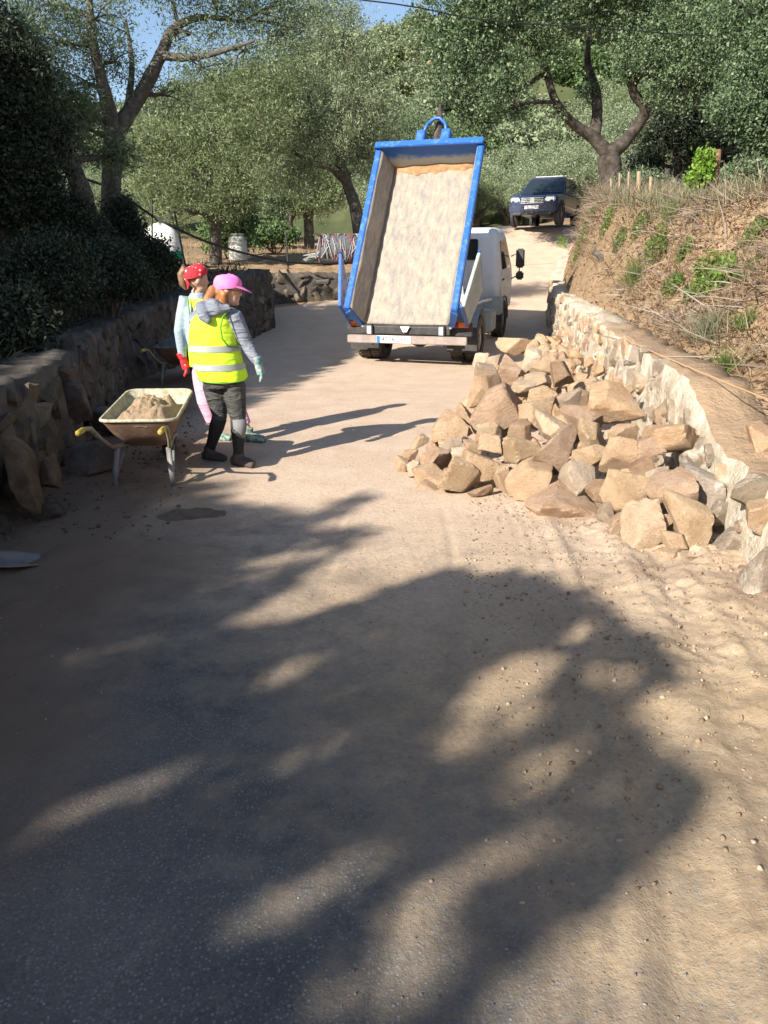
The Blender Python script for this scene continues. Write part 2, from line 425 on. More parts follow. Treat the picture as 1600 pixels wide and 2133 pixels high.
# ------------------------------------------------------------------ stones
def ico(sub):
    bm = bmesh.new(); bmesh.ops.create_icosphere(bm, subdivisions=sub, radius=1.0)
    V = np.array([v.co[:] for v in bm.verts]); F = np.array([[v.index for v in f.verts] for f in bm.faces]); bm.free()
    V /= np.linalg.norm(V, axis=1)[:, None]; return V, F
ICO = {k: ico(k) for k in (2, 3, 4)}
def rock_mesh(name, seed, sub=4, planes=6, sharp=110, rough=0.03):
    r = np.random.default_rng(seed); V, F = ICO[sub]
    nrm = r.normal(size=(planes, 3)); nrm /= np.linalg.norm(nrm, axis=1)[:, None]
    ax = np.vstack([np.eye(3), -np.eye(3)]) + r.normal(size=(6, 3))*0.22
    nrm = np.vstack([nrm, ax/np.linalg.norm(ax, axis=1)[:, None]])
    d = np.concatenate([r.uniform(0.50, 0.92, planes), r.uniform(0.72, 1.0, 6)])
    dots = V@nrm.T
    q = np.where(dots > 0.05, dots/d, 0.0)
    rad = 1.0/np.maximum((q**sharp).sum(1)**(1.0/sharp), 0.3)
    W = V*rad[:, None]
    for k, (s_, a_) in enumerate(((2.2, rough), (5.5, rough*0.6), (11, rough*0.3))):
        ph = r.uniform(0, 9, (4, 3)); dirs = r.normal(size=(4, 3))*s_
        f = sum(np.sin(W@dirs[j]+ph[j, 0]) for j in range(4))/4
        W = W*(1+a_*f)[:, None]
    W = W - (W.max(0)+W.min(0))/2
    W = W/np.abs(W).max(0)
    me = np_mesh(name, W, F); me.shade_smooth(); me.set_sharp_from_angle(angle=math.radians(24))
    return me
M_STONE = stone_mat("quarry stone", bst=0.8)
M_WSTONE = stone_mat("mortared stone", bst=0.8, mortar=0.34)
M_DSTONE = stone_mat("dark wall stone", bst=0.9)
WALLSTONES = [rock_mesh("wall stone %d" % i, 300+i, 3, 4, 60, 0.06) for i in range(14)]
for me in WALLSTONES: me.materials.append(M_WSTONE)
DARKSTONES = [rock_mesh("dark stone %d" % i, 340+i, 3, 4, 60, 0.07) for i in range(12)]
for me in DARKSTONES: me.materials.append(M_DSTONE)
M_MORTAR = simple("lime mortar", (0.44, 0.36, 0.27), (0.62, 0.56, 0.46), 4.0, 0.95, bst=0.9, bsc=22, lo=0.38, hi=0.6, spec=0.1, world_co=True)
def mat_mortar():
    m, n, l, b = new_mat("lime mortar"); co = geopos(n)
    c = mixc(n, l, ramp(n, l, noise(n, l, 4.0, 6, 0.65, co), 0.38, 0.6), (0.44, 0.36, 0.265), (0.62, 0.56, 0.46))
    # soil has settled on the level top of the nearer stretch
    g = n.new('ShaderNodeNewGeometry'); sx = n.new('ShaderNodeSeparateXYZ'); l.new(g.outputs['True Normal'], sx.inputs[0])
    sp = n.new('ShaderNodeSeparateXYZ'); l.new(co, sp.inputs[0])
    ys = n.new('ShaderNodeMapRange'); ys.inputs[1].default_value = 9.5; ys.inputs[2].default_value = 11.0; ys.inputs[3].default_value = 1; ys.inputs[4].default_value = 0; l.new(sp.outputs[1], ys.inputs[0])
    mu = n.new('ShaderNodeMath'); mu.operation = 'MULTIPLY'; l.new(ramp(n, l, sx.outputs[2], 0.55, 0.8), mu.inputs[0]); l.new(ys.outputs[0], mu.inputs[1])
    c = mixc(n, l, mu.outputs[0], c, (0.36, 0.255, 0.165))
    l.new(c, b.inputs['Base Color']); b.inputs['Roughness'].default_value = 0.95; b.inputs['Specular IOR Level'].default_value = 0.1
    x = bump(n, l, None, noise(n, l, 10, 6, 0.7, co), 0.9, 0.05); bump(n, l, b, noise(n, l, 50, 4, 0.7, co), 0.6, 0.01, x)
    return m
M_MORTAR = mat_mortar()
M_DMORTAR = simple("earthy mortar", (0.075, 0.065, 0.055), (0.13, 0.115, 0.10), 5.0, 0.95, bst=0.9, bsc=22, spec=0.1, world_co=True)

def resample(pts, st):
    out = []
    for (a, b_) in zip(pts[:-1], pts[1:]):
        a, b_ = Vector(a), Vector(b_); k = max(1, int((b_-a).length/st))
        for i in range(k): out.append(a.lerp(b_, i/k))
    out.append(Vector(pts[-1])); return out
def stone_wall(name, label, line, side, topf, botf, th, mat, stones, cols, sw, sh, seed, proud=0.02, sink=0.35, rough=0.03, skip=None, roll=0.9, miss=0.14):
    """line: plan points along the visible face; side: +1 when the body lies to the right of the walking direction"""
    rr = random.Random(seed)
    root = empty(name, (line[0][0], line[0][1], botf(*line[0])))
    tag(root, label, 'wall')
    pts = resample([Vector((p[0], p[1])) for p in line], 0.12)
    N = len(pts); rings = []; frames = []; s = 0; S = [0]
    for i in range(N):
        t = (pts[min(i+1, N-1)]-pts[max(i-1, 0)]).normalized(); nr = Vector((t.y, -t.x))*side
        frames.append((pts[i], t, nr))
        if i: s += (pts[i]-pts[i-1]).length; S.append(s)
        zt = topf(pts[i].x, pts[i].y)+rr.uniform(-0.02, 0.02); zb = botf(pts[i].x, pts[i].y)-0.12
        ring = []; K = 7
        for k in range(K):
            f = k/(K-1); d = 0.10*f*f*0.6 + rr.uniform(-rough, rough)
            q = pts[i]+nr*d; ring.append(Vector((q.x, q.y, zb+(zt-zb)*f)))
        for f in (0.25, 0.6, 1.0):
            q = pts[i]+nr*(0.06+(th-0.06)*f); ring.append(Vector((q.x, q.y, zt+rr.uniform(-0.025, 0.03))))
        q = pts[i]+nr*th; ring.append(Vector((q.x, q.y, zb)))
        rings.append(ring)
    MB().rings(rings).build('mortar', mat, root, smooth=True, rel=True)
    # stones in rough courses
    u = 0.05
    n_st = 0
    row_h0 = sh
    z_rel = 0.0
    L = S[-1]
    nrow = int(max(topf(*line[0]), 0.9)/sh)+3
    for rI in range(nrow):
        u = rr.uniform(-0.1, 0.1)
        while u < L:
            w = sw*rr.uniform(0.45, 1.7); h = sh*rr.uniform(0.55, 1.35)
            uc = u+w/2; u += w+rr.uniform(0.01, 0.05)
            i = min(N-1, max(0, int(np.searchsorted(S, uc))-1)); p, t, nr = frames[i]
            zb = botf(p.x, p.y); zt = topf(p.x, p.y)
            zc = zb + (rI+0.5)*sh*1.02 + rr.uniform(-0.07, 0.07)
            if zc+h*0.42 > zt+0.03 or uc > L: continue
            if skip and skip(p.x, p.y, zc): continue
            if rr.random() < miss: continue
            f = (zc-zb)/max(zt-zb, 0.1)
            q = p+nr*(0.06*f*f + sink*0.09 - proud)
            o = link('stone', rr.choice(stones), root)
            o.location = Vector((q.x, q.y, zc))-Vector(root.location)
            o.rotation_euler = (rr.uniform(-0.15, 0.15), rr.uniform(-1, 1)*roll, math.atan2(t.y, t.x)+rr.choice((0, math.pi))+rr.uniform(-0.12, 0.12))
            o.scale = (w*0.52, 0.09*rr.uniform(0.8, 1.3), h*0.54)
            c = rr.choice(cols); k = rr.uniform(0.85, 1.12); o.color = (c[0]*k, c[1]*k, c[2]*k, 1)
            n_st += 1
    return root, frames, S

TAN = (0.57, 0.405, 0.265); CREAM = (0.61, 0.48, 0.345); PINK = (0.48, 0.33, 0.24); GREY = (0.38, 0.32, 0.265); WHITE = (0.62, 0.54, 0.44)
ORANGE = (0.59, 0.395, 0.24); PURP = (0.33, 0.23, 0.18); BROWN = (0.29, 0.185, 0.12); YEL = (0.58, 0.43, 0.275)
lineR = [(float(xR(y)), y) for y in (-2.0, 0.5, 2.0, 3.6, 5.2, 7, 9.2, 11.5, 13.8, 15.7)]
WR, FR, SR_ = stone_wall('stone_wall', 'pale stone retaining wall behind the rock heap, wet lime mortar between its stones', lineR, 1,
    lambda x, y: float(TR(y)), lambda x, y: float(baseZ(y)), 0.46, M_MORTAR, WALLSTONES, [CREAM, TAN, GREY, (0.30, 0.25, 0.20), TAN, PINK, (0.42, 0.35, 0.27)], 0.22, 0.17, 5, proud=0.0, sink=0.62,
    skip=lambda x, y, z: 3.2 < y < 4.9)
lineR2 = [(float(xR(y)), y) for y in (15.72, 17, 18.5, 20, 22, 24, 26)]
WR2, _, _ = stone_wall('stone_wall', 'low end of stone wall curving up the lane beside the parked car', lineR2, 1,
    lambda x, y: float(min(TR(y), baseZ(y)+0.95)), lambda x, y: float(baseZ(y)), 0.40, M_MORTAR, WALLSTONES, [CREAM, TAN, GREY, WHITE], 0.27, 0.2, 6, proud=0.0, sink=0.62)
lineL = [(float(xL(y)), y) for y in (-2.0, 0.5, 2.6, 4, 5, 6.4, 7.7, 9, 10.2, 11.5, 12.8, 14, 16, 18.0)]
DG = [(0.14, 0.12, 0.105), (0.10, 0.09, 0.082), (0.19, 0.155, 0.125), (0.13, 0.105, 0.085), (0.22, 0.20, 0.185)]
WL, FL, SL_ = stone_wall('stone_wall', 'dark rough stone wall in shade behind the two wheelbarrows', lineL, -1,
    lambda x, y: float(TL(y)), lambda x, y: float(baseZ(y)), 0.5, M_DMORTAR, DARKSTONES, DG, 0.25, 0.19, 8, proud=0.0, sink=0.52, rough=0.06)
lineW2 = [(-3.3, 20.76), (-2, 21.28), (-0.6, 21.84), (0.7, 22.36)]
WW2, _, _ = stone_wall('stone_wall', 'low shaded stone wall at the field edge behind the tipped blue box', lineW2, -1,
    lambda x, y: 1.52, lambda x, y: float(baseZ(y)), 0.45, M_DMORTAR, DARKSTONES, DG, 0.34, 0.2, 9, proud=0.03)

# large stones of the unfinished near end of the right wall, set in white lime
def px_rock(px, py, w, h, Y, col, name, parent=None, me=None, depth=0.8, rot=(0,0,0), seed=0, mat=None):
    c = P(px, py, Y); k = pxm(c)
    if me is None:
        me = rock_mesh(name, 500+seed, 4); me.materials.append(mat or M_STONE)
    o = link(name, me, parent)
    o.location = c-(Vector(parent.location) if parent else Vector((0,0,0)))
    o.rotation_euler = rot; o.scale = (w/k/2, (w+h)/2/k/2*depth, h/k/2*1.05); o.color = (*col, 1)
    return o
def wallY(px):
    # depth at which a pixel column meets the right wall face (linear stretch near the camera)
    a = (px-800)/FPX
    for y in np.arange(2.0, 16, 0.02):
        if float(xR(y)) >= a*(y*cp+ (CAM_H-0.4)*sp_): continue
        return y
    return 3.0
for i, (zx, zy, w, h, col) in enumerate([(1440, 920, 230, 175, GREY), (1565, 1040, 130, 290, GREY), (1530, 690, 170, 140, (0.30,0.24,0.17)), (1570, 800, 130, 140, TAN), (1500, 830, 90, 70, PINK),
        (1350, 700, 150, 260, (0.42,0.36,0.31)), (1320, 560, 150, 170, GREY), (1430, 640, 120, 120, TAN), (1400, 780, 110, 110, GREY), (1280, 490, 110, 130, CREAM)]):
    px, py = 800+zx/2, 680+zy/2
    Y = {0: 3.95, 1: 3.35, 2: 3.75, 3: 3.6, 4: 3.85, 5: 4.35, 6: 4.85, 7: 4.3, 8: 4.2, 9: 5.1}[i]
    o = px_rock(px, py, w/2, h/2, Y+0.26, col, 'stone', WR, seed=60+i, mat=M_WSTONE, depth=0.8, rot=(0, R_.uniform(-0.3, 0.3), R_.uniform(-0.5, 0.5)))
# ------------------------------------------------------------------ the heap of quarried rock
toe = [G(px, py) for (px, py) in ((985, 770), (980, 815), (890, 905), (832, 965), (838, 990), (930, 1032), (1030, 1042), (1110, 1065), (1240, 1102), (1300, 1148), (1420, 1186), (1530, 1205))]
TOE = np.array([(p.x, p.y) for p in toe])
def heapH(x, y):
    poly = np.vstack([TOE, [[3.2, 3.6], [3.2, 13.2], [1.9, 13.2]]])
    ins = False; dmin = 9.0; n = len(poly)
    for i in range(n):
        (x1, y1), (x2, y2) = poly[i], poly[(i+1) % n]
        if (y1 > y) != (y2 > y) and x < (x2-x1)*(y-y1)/(y2-y1)+x1: ins = not ins
        if i < len(TOE)-1 or i == n-1:
            L2 = (x2-x1)**2+(y2-y1)**2; t = max(0, min(1, ((x-x1)*(x2-x1)+(y-y1)*(y2-y1))/L2))
            dmin = min(dmin, math.hypot(x-x1-t*(x2-x1), y-y1-t*(y2-y1)))
    return 0.05+min(0.62, 0.62*dmin) if ins else 0.0
def heap_hit(px, py):
    d = ray(px, py); o = Vector((0, 0, CAM_H)); t = 2.0
    while t < 20:
        p = o+d*t
        if p.z <= max(heapH(p.x, p.y), 0)+float(baseZ(p.y)) : return p
        t += 0.02
    return G(px, py)
GR = 'rocks tipped in a heap against the wall'
ROCKS = [
 (540,85,140,62,TAN,'peaked tan rock crowning the far end of the heap by the truck'),
 (405,140,66,52,WHITE,'whitish rounded rock at the far left corner of the heap, by the truck wheel'),
 (455,145,54,60,GREY,'small pale grey rock beside the whitish one at the heap far corner'),
 (425,197,88,74,GREY,'grey angular rock low on the far left edge of the heap'),
 (520,190,112,116,PINK,'pinkish block-shaped rock below the peaked rock at the far end'),
 (430,265,124,122,TAN,'rough tan boulder at the heap left edge just under the grey angular rock'),
 (610,140,84,94,WHITE,'white flat shard standing at the far end of the heap near the wall corner'),
 (668,172,106,54,TAN,'flat tan slab lying beside the white shard at the far end'),
 (742,195,92,94,BROWN,'rough brown rock leaning on the pale wall at the far end'),
 (650,226,104,60,CREAM,'cream flat rock below the flat tan slab'),
 (580,262,94,62,CREAM,'cream wedge rock right of the rough tan boulder'),
 (655,290,124,84,YEL,'yellowish rock with a dark pit, middle of the far half'),
 (770,297,94,62,GREY,'bluish grey rock touching the wall left of the big orange boulder'),
 (465,352,216,160,PINK,'long pinkish slab lying diagonally across the left of the heap'),
 (640,360,164,94,TAN,'tan rock with a white quartz streak right of the diagonal slab'),
 (945,320,204,164,ORANGE,'big orange boulder highest against the wall'),
 (828,386,164,112,PURP,'purple-brown flat-topped rock left of the big orange boulder'),
 (440,430,84,62,CREAM,'small cream rock tucked under the diagonal slab'),
 (570,446,104,84,BROWN,'brown rounded rock below the quartz-streaked rock'),
 (700,427,134,104,CREAM,'cream rock peeping from behind the tall purple-grey rock'),
 (870,446,134,112,YEL,'yellow five-sided rock in the middle below the purple-brown one'),
 (270,412,166,112,TAN,'tan rock with a blue-grey vein at the heap left side'),
 (335,362,76,90,TAN,'tan rock on the left edge above the blue-grey veined one'),
 (705,515,142,186,PURP,'tall purple-grey pointed rock standing in the middle of the heap'),
 (570,520,166,104,YEL,'yellowish oblong rock left of the tall purple-grey rock'),
 (450,487,104,66,TAN,'tan rock under the small cream rock, left middle of the heap'),
 (990,440,106,66,TAN,'tan flat rock right of the yellow five-sided rock'),
 (860,542,114,104,TAN,'tan rock right of the tall purple-grey rock'),
 (980,530,154,134,TAN,'tan cracked rock with square corners below the flat one'),
 (1105,510,114,104,PINK,'pinkish block beside a deep dark gap near the wall'),
 (1180,470,214,140,ORANGE,'broad orange-tan slab lying against the wall'),
 (225,547,114,84,PINK,'pinkish rock near the left tip of the heap'),
 (320,547,76,64,WHITE,'whitish rock right of the pinkish one at the left tip'),
 (280,500,76,64,GREY,'grey-tan rock above the whitish one near the left tip'),
 (365,510,66,64,TAN,'small tan rock right of the grey-tan one near the left tip'),
 (75,575,56,66,TAN,'small tan rock farthest out at the left tip of the heap'),
 (127,590,62,62,WHITE,'small bright white rock at the left tip of the heap'),
 (110,537,56,44,TAN,'small tan rock behind the bright white one'),
 (190,625,114,94,TAN,'tan wedge rock right of the bright white one'),
 (190,672,126,52,PINK,'low pinkish stone at the front of the left tip'),
 (312,627,164,140,YEL,'yellowish slab sloping to the ground at the heap front left'),
 (415,582,164,120,TAN,'tan ridged rock behind the sloping yellowish slab'),
 (400,690,118,44,PINK,'thin flat pinkish stone on the ground in front of the sloping slab'),
 (500,640,76,116,TAN,'narrow tan rock leaning between the ridged and the broad front rocks'),
 (600,642,186,142,TAN,'broad tan layered rock at the heap front'),
 (810,622,126,134,WHITE,'white cube-like rock at the heap front'),
 (750,752,258,164,PINK,'largest pink-grey smooth rock lying at the front of the heap'),
 (895,690,86,94,BROWN,'brown rock in the shade right of the white cube-like rock'),
 (1005,690,158,192,YEL,'large upright yellowish oval rock at the heap front'),
 (920,782,66,92,GREY,'small grey rock between the largest pink-grey and the oval rock'),
 (1190,697,194,142,PINK,'pinkish grey rock with a split side near the near end of the wall'),
 (975,826,90,84,PINK,'small pink-grey block on the ground before the oval rock'),
 (1080,846,164,180,CREAM,'cream-grey rounded rock at the near front of the heap'),
 (1260,800,174,172,YEL,'yellow mottled boulder close to the near end of the wall'),
 (1170,816,76,66,PINK,'small brownish pink rock wedged beside the yellow mottled boulder'),
 (1215,890,124,74,TAN,'flat tan rock under the yellow mottled boulder'),
 (1210,966,124,84,TAN,'low tan rock at the nearest toe of the heap'),
 (1280,982,46,44,BROWN,'small brown stone beside the low tan rock at the nearest toe'),
 (1135,622,76,66,WHITE,'small white-smeared rock below the pinkish block near the wall'),
 (1070,592,104,94,BROWN,'dark brown rock deep in the gap right of the cracked rock'),
 (145,482,66,54,TAN,'small tan stone lying loose behind the left tip of the heap'),
 (1355,1046,52,28,WHITE,'tiny white stone alone on the soil before the wall'),
 (1432,1018,82,62,TAN,'small tan stone on the soil under the big grey wall stone'),
 (1497,1048,74,76,BROWN,'round reddish brown stone on the soil under the big grey wall stone'),
]
rk = random.Random(3)
for i, (zx, zy, w, h, col, lab) in enumerate(ROCKS):
    px, py = 800+zx/2, 680+zy/2
    col = tuple(0.7*a+0.3*b_ for a, b_ in zip(col, TAN)); hit = heap_hit(px, py+h/4*0.6)
    Y = hit.y + 0.02 + (w+h)/8/pxm(hit)*0.5
    o = px_rock(px, py, w/2*1.10, h/2*1.12, Y, col, 'rock', seed=i, depth=0.95,
                rot=(rk.uniform(-0.3, 0.3), {13: -0.5, 23: 0.25, 40: 0.45, 43: -0.5, 14: -0.25}.get(i, rk.uniform(-0.12, 0.12)), rk.uniform(-0.5, 0.5)))
    tag(o, lab, 'rock', GR)
# smaller stones that fill the heap from below
FILL = [rock_mesh("fill stone %d" % i, 700+i, 3) for i in range(6)]
for me in FILL: me.materials.append(M_STONE)
k = 0
for _ in range(900):
    if k >= 120: break
    x, y = rk.uniform(0.1, 2.9), rk.uniform(3.9, 12.6)
    if x > float(xR(y))-0.15: continue
    hh = heapH(x, y)
    if hh < 0.12: continue
    s = rk.uniform(0.06, 0.15)
    o = link('rock', rk.choice(FILL)); o.location = (x, y, float(baseZ(y))+hh-s*1.15)
    o.scale = (s, s*rk.uniform(0.7, 1), s*rk.uniform(0.6, 0.9)); o.rotation_euler = (rk.uniform(-3, 3), rk.uniform(-3, 3), rk.uniform(-3, 3))
    c = rk.choice([TAN, PINK, YEL, ORANGE]); o.color = (*c, 1)
    tag(o, 'smaller stone wedged between and beneath the larger rocks of the heap', 'rock', 'filling stones of the rock heap'); k += 1
# two rocks on the soil ledge behind the wall, and dark boulders at the foot of the shaded wall
for j, (px, py, w, h, Y, col, lab) in enumerate([
    (1489, 893, 32, 60, 5.3, WHITE, 'white upright stone set alone in the soil ledge above the wall'),
    (1585, 918, 72, 72, 4.7, ORANGE, 'orange-tan rock on the soil ledge at the picture edge')]):
    tag(px_rock(px, py, w, h, Y, col, 'rock', seed=90+j), lab, 'rock')
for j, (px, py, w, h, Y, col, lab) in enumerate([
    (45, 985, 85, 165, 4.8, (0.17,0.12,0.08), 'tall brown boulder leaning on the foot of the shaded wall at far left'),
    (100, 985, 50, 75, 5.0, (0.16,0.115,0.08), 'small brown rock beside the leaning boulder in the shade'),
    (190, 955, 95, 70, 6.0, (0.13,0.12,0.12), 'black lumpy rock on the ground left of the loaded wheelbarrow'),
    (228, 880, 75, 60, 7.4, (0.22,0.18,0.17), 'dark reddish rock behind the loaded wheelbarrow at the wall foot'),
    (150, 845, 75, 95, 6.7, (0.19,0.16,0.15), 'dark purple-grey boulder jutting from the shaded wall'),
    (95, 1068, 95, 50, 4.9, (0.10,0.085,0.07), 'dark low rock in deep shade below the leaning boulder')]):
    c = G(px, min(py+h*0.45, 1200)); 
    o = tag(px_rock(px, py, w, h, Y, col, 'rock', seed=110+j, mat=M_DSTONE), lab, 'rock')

# ------------------------------------------------------------------ tipper truck
def mat_paint_dirty(name, paint, dust, sc=5, lo=0.5, hi=0.7, rough=0.4):
    m, n, l, b = new_mat(name); co = objco(n)
    f = ramp(n, l, noise(n, l, sc, 7, 0.7, co), lo, hi)
    l.new(mixc(n, l, f, paint, dust), b.inputs['Base Color'])
    r = n.new('ShaderNodeMapRange'); r.inputs[3].default_value = rough; r.inputs[4].default_value = 0.9; l.new(f, r.inputs[0]); l.new(r.outputs[0], b.inputs['Roughness'])
    bump(n, l, b, noise(n, l, 25, 4, 0.6, co), 0.15, 0.01); return m
BLUE = (0.02, 0.11, 0.40)
M_BLUE = mat_paint_dirty("worn blue paint", BLUE, (0.10, 0.22, 0.46), 9, 0.52, 0.75)
def mat_bed():
    m, n, l, b = new_mat("scraped dusty steel"); co = objco(n)
    mp = n.new('ShaderNodeMapping'); mp.inputs['Scale'].default_value = (5, 1.6, 5); l.new(co, mp.inputs[0])
    st = noise(n, l, 2.4, 7, 0.75, mp.outputs[0])
    big = noise(n, l, 1.5, 5, 0.65, co)
    c = mixc(n, l, ramp(n, l, st, 0.40, 0.60), (0.35, 0.29, 0.225), (0.21, 0.195, 0.18))
    c = mixc(n, l, ramp(n, l, big, 0.54, 0.68), c, (0.37, 0.305, 0.23))
    c = mixc(n, l, ramp(n, l, noise(n, l, 18, 6, 0.8, co), 0.56, 0.68), c, (0.15, 0.135, 0.12))
    sx = n.new('ShaderNodeSeparateXYZ'); l.new(co, sx.inputs[0])
    sm = n.new('ShaderNodeMath'); sm.operation = 'MULTIPLY_ADD'; l.new(big, sm.inputs[0]); sm.inputs[1].default_value = 0.9; l.new(sx.outputs[1], sm.inputs[2])
    soil = ramp(n, l, sm.outputs[0], 0.0, 1.0); soil.node.color_ramp.elements[0].position = 0.0
    mr = n.new('ShaderNodeMapRange'); mr.inputs[1].default_value = 3.4; mr.inputs[2].default_value = 3.6; l.new(sm.outputs[0], mr.inputs[0])
    c = mixc(n, l, mr.outputs[0], c, (0.40, 0.23, 0.11))
    l.new(c, b.inputs['Base Color']); b.inputs['Roughness'].default_value = 0.8; b.inputs['Metallic'].default_value = 0.0
    bump(n, l, b, st, 0.25, 0.01); return m
M_BED = mat_bed()
def mat_head():
    m, n, l, b = new_mat("muddy blue headboard"); co = objco(n)
    sx = n.new('ShaderNodeSeparateXYZ'); l.new(co, sx.inputs[0])
    sm = n.new('ShaderNodeMath'); sm.operation = 'MULTIPLY_ADD'; l.new(noise(n, l, 4, 6, 0.7, co), sm.inputs[0]); sm.inputs[1].default_value = 0.35; l.new(sx.outputs[2], sm.inputs[2])
    f = n.new('ShaderNodeMapRange'); f.inputs[1].default_value = 0.40; f.inputs[2].default_value = 0.52; l.new(sm.outputs[0], f.inputs[0])
    f2 = n.new('ShaderNodeMapRange'); f2.inputs[1].default_value = 0.10; f2.inputs[2].default_value = 0.30; l.new(sm.outputs[0], f2.inputs[0])
    c = mixc(n, l, f2.outputs[0], (0.46, 0.29, 0.15), (0.36, 0.38, 0.38))
    c = mixc(n, l, f.outputs[0], c, BLUE)
    l.new(c, b.inputs['Base Color']); b.inputs['Roughness'].default_value = 0.65; return m
M_HEAD = mat_head()
M_WHITE = mat_paint_dirty("white cab paint", (0.66, 0.68, 0.70), (0.48, 0.44, 0.38), 3, 0.55, 0.8)
M_BLACK = simple("black plastic", (0.018, 0.018, 0.02), (0.05, 0.045, 0.04), 6, 0.6)
M_TYRE = simple("dusty tyre rubber", (0.025, 0.024, 0.023), (0.11, 0.09, 0.07), 5, 0.9, bst=0.3)
M_CHASS = simple("dirty chassis steel", (0.05, 0.045, 0.042), (0.14, 0.11, 0.085), 5, 0.8)
M_BUMP = simple("dusty pinkish bumper", (0.24, 0.19, 0.17), (0.34, 0.28, 0.245), 6, 0.7)
M_GLASS = simple("dark window glass", (0.02, 0.03, 0.035), rough=0.06, spec=0.8)
M_GREYPL = simple("grey panel", (0.28, 0.32, 0.33), (0.40, 0.41, 0.38), 5, 0.6)
M_AMBER = simple("amber lens", (0.75, 0.18, 0.03), rough=0.25)
M_RED = simple("red lens", (0.38, 0.02, 0.015), rough=0.25)
M_PLATE = simple("white plate", (0.78, 0.78, 0.78), rough=0.4)
M_EU = simple("blue plate strip", (0.03, 0.16, 0.55), rough=0.4)
M_INK = simple("black lettering", (0.02, 0.02, 0.025), rough=0.5)
M_RIM = simple("grey wheel steel", (0.33, 0.32, 0.31), (0.2, 0.16, 0.13), 5, 0.6)
TY = math.radians(-17.5)
TR0 = Vector((0.37, 13.15, 0.03))
truck = empty('tipper_truck', TR0, TY, math.radians(2.6))
tag(truck, 'small white cab hook-lift truck seen from behind, its blue box tipped high', 'truck')
def B(c, d, rot=None): return MB().box(c, d, rot)
# chassis rails, rear beam
m = MB()
for sx in (-0.38, 0.38): m.box((sx, 2.3, 0.66), (0.09, 4.4, 0.2))
for yy in (0.35, 1.3, 2.4, 3.3): m.box((0, yy, 0.66), (0.74, 0.09, 0.14))
m.tube([(-0.75, 0.95, 0.40), (0.75, 0.95, 0.40)], 0.07, 10); m.ell((0, 0.93, 0.40), (0.2, 0.22, 0.19))
m.build('chassis', M_CHASS, truck, bevel=0)
B((0, 0.03, 0.62), (1.5, 0.07, 0.16)).build('tail_frame', M_BLACK, truck, bevel=0.008)
B((0.02, -0.045, 0.46), (2.06, 0.08, 0.13)).build('bumper', M_BUMP, truck, bevel=0.01)
for sx in (-0.62, 0.62):
    MB().box((sx, 0.0, 0.53), (0.11, 0.13, 0.34)).build('bumper_bracket', M_BLACK, truck, bevel=0.01)
for sx in (-1, 1):
    MB().box((sx*0.86, 0.18, 0.62), (0.46, 0.06, 0.22)).build('light_board', M_BLACK, truck, bevel=0.01)
    lm = MB().box((sx*0.86, 0.14, 0.70), (0.38, 0.03, 0.10)).build('rear_light', M_RED, truck, bevel=0.006)
    MB().box((sx*0.95, 0.12, 0.70), (0.16, 0.02, 0.088)).build('amber_lens', M_AMBER, lm, bevel=0.004)
    MB().box((sx*0.87, 0.42, 0.42), (0.52, 0.02, 0.42)).build('mudflap', M_BLACK, truck)
    # mudguard arch over the twin tyres
    rr_ = [[Vector((sx*(0.62 if e == 0 else 1.10), 0.95+0.47*math.cos(a), 0.40+0.47*math.sin(a))) for e in (0, 1)] for a in np.linspace(0.1, math.pi-0.1, 13)]
    mm = MB(); mm.rings(rr_, closed=False, cap=(False, False)); rr2 = [[v+Vector((0, 0.0, 0.02)) for v in r] for r in rr_]; mm.rings(rr2, closed=False, cap=(False, False))
    mm.build('mudguard', M_GREYPL, truck, smooth=True)
def wheel(parent, x, y, z, r, w, outer):
    t = MB().disc((x, y, z), (1, 0, 0), r*0.58, r, w, 32)
    for kk in range(40):   # tread blocks
        a = 2*math.pi*kk/40; c_ = Vector((x, y+math.cos(a)*r, z+math.sin(a)*r))
        t.box(c_, (w*0.92, 0.022, 0.016), Matrix.Rotation(a-math.pi/2, 3, 'X'))
    o = t.build('wheel', M_TYRE, parent)
    MB().disc((x+outer*w*0.18, y, z), (1, 0, 0), r*0.16, r*0.6, w*0.35, 20).disc((x+outer*w*0.22, y, z), (1, 0, 0), 0.0, r*0.2, w*0.5, 12).build('rim', M_RIM, o)
    return o
for sx in (-1, 1):
    wheel(truck, sx*0.98, 0.95, 0.385, 0.385, 0.22, sx); wheel(truck, sx*0.73, 0.95, 0.385, 0.385, 0.22, sx)
    wheel(truck, sx*0.85, 4.25, 0.385, 0.385, 0.22, sx)
# plate with its characters
pl = MB().box((-0.18, -0.094, 0.465), (0.60, 0.012, 0.118)).build('number_plate', M_PLATE, truck, bevel=0.004)
MB().box((-0.448, -0.1025, 0.465), (0.055, 0.006, 0.110)).build('plate_strip', M_EU, pl)
def text_mesh(name, s, size, mat, parent, loc, rot=(math.pi/2, 0, 0), ext=0.001):
    cu = bpy.data.curves.new(name, 'FONT'); cu.body = s; cu.size = size; cu.extrude = ext; cu.align_x = 'CENTER'; cu.align_y = 'CENTER'
    t = bpy.data.objects.new(name, cu); COL.objects.link(t)
    dg = bpy.context.evaluated_depsgraph_get(); me = bpy.data.meshes.new_from_object(t.evaluated_get(dg))
    bpy.data.objects.remove(t); me.materials.clear(); me.materials.append(mat)
    o = link(name, me, parent); o.location = loc; o.rotation_euler = rot; return o
text_mesh('plate_lettering', '4734 DFN', 0.112, M_INK, pl, (-0.155, -0.103, 0.465))
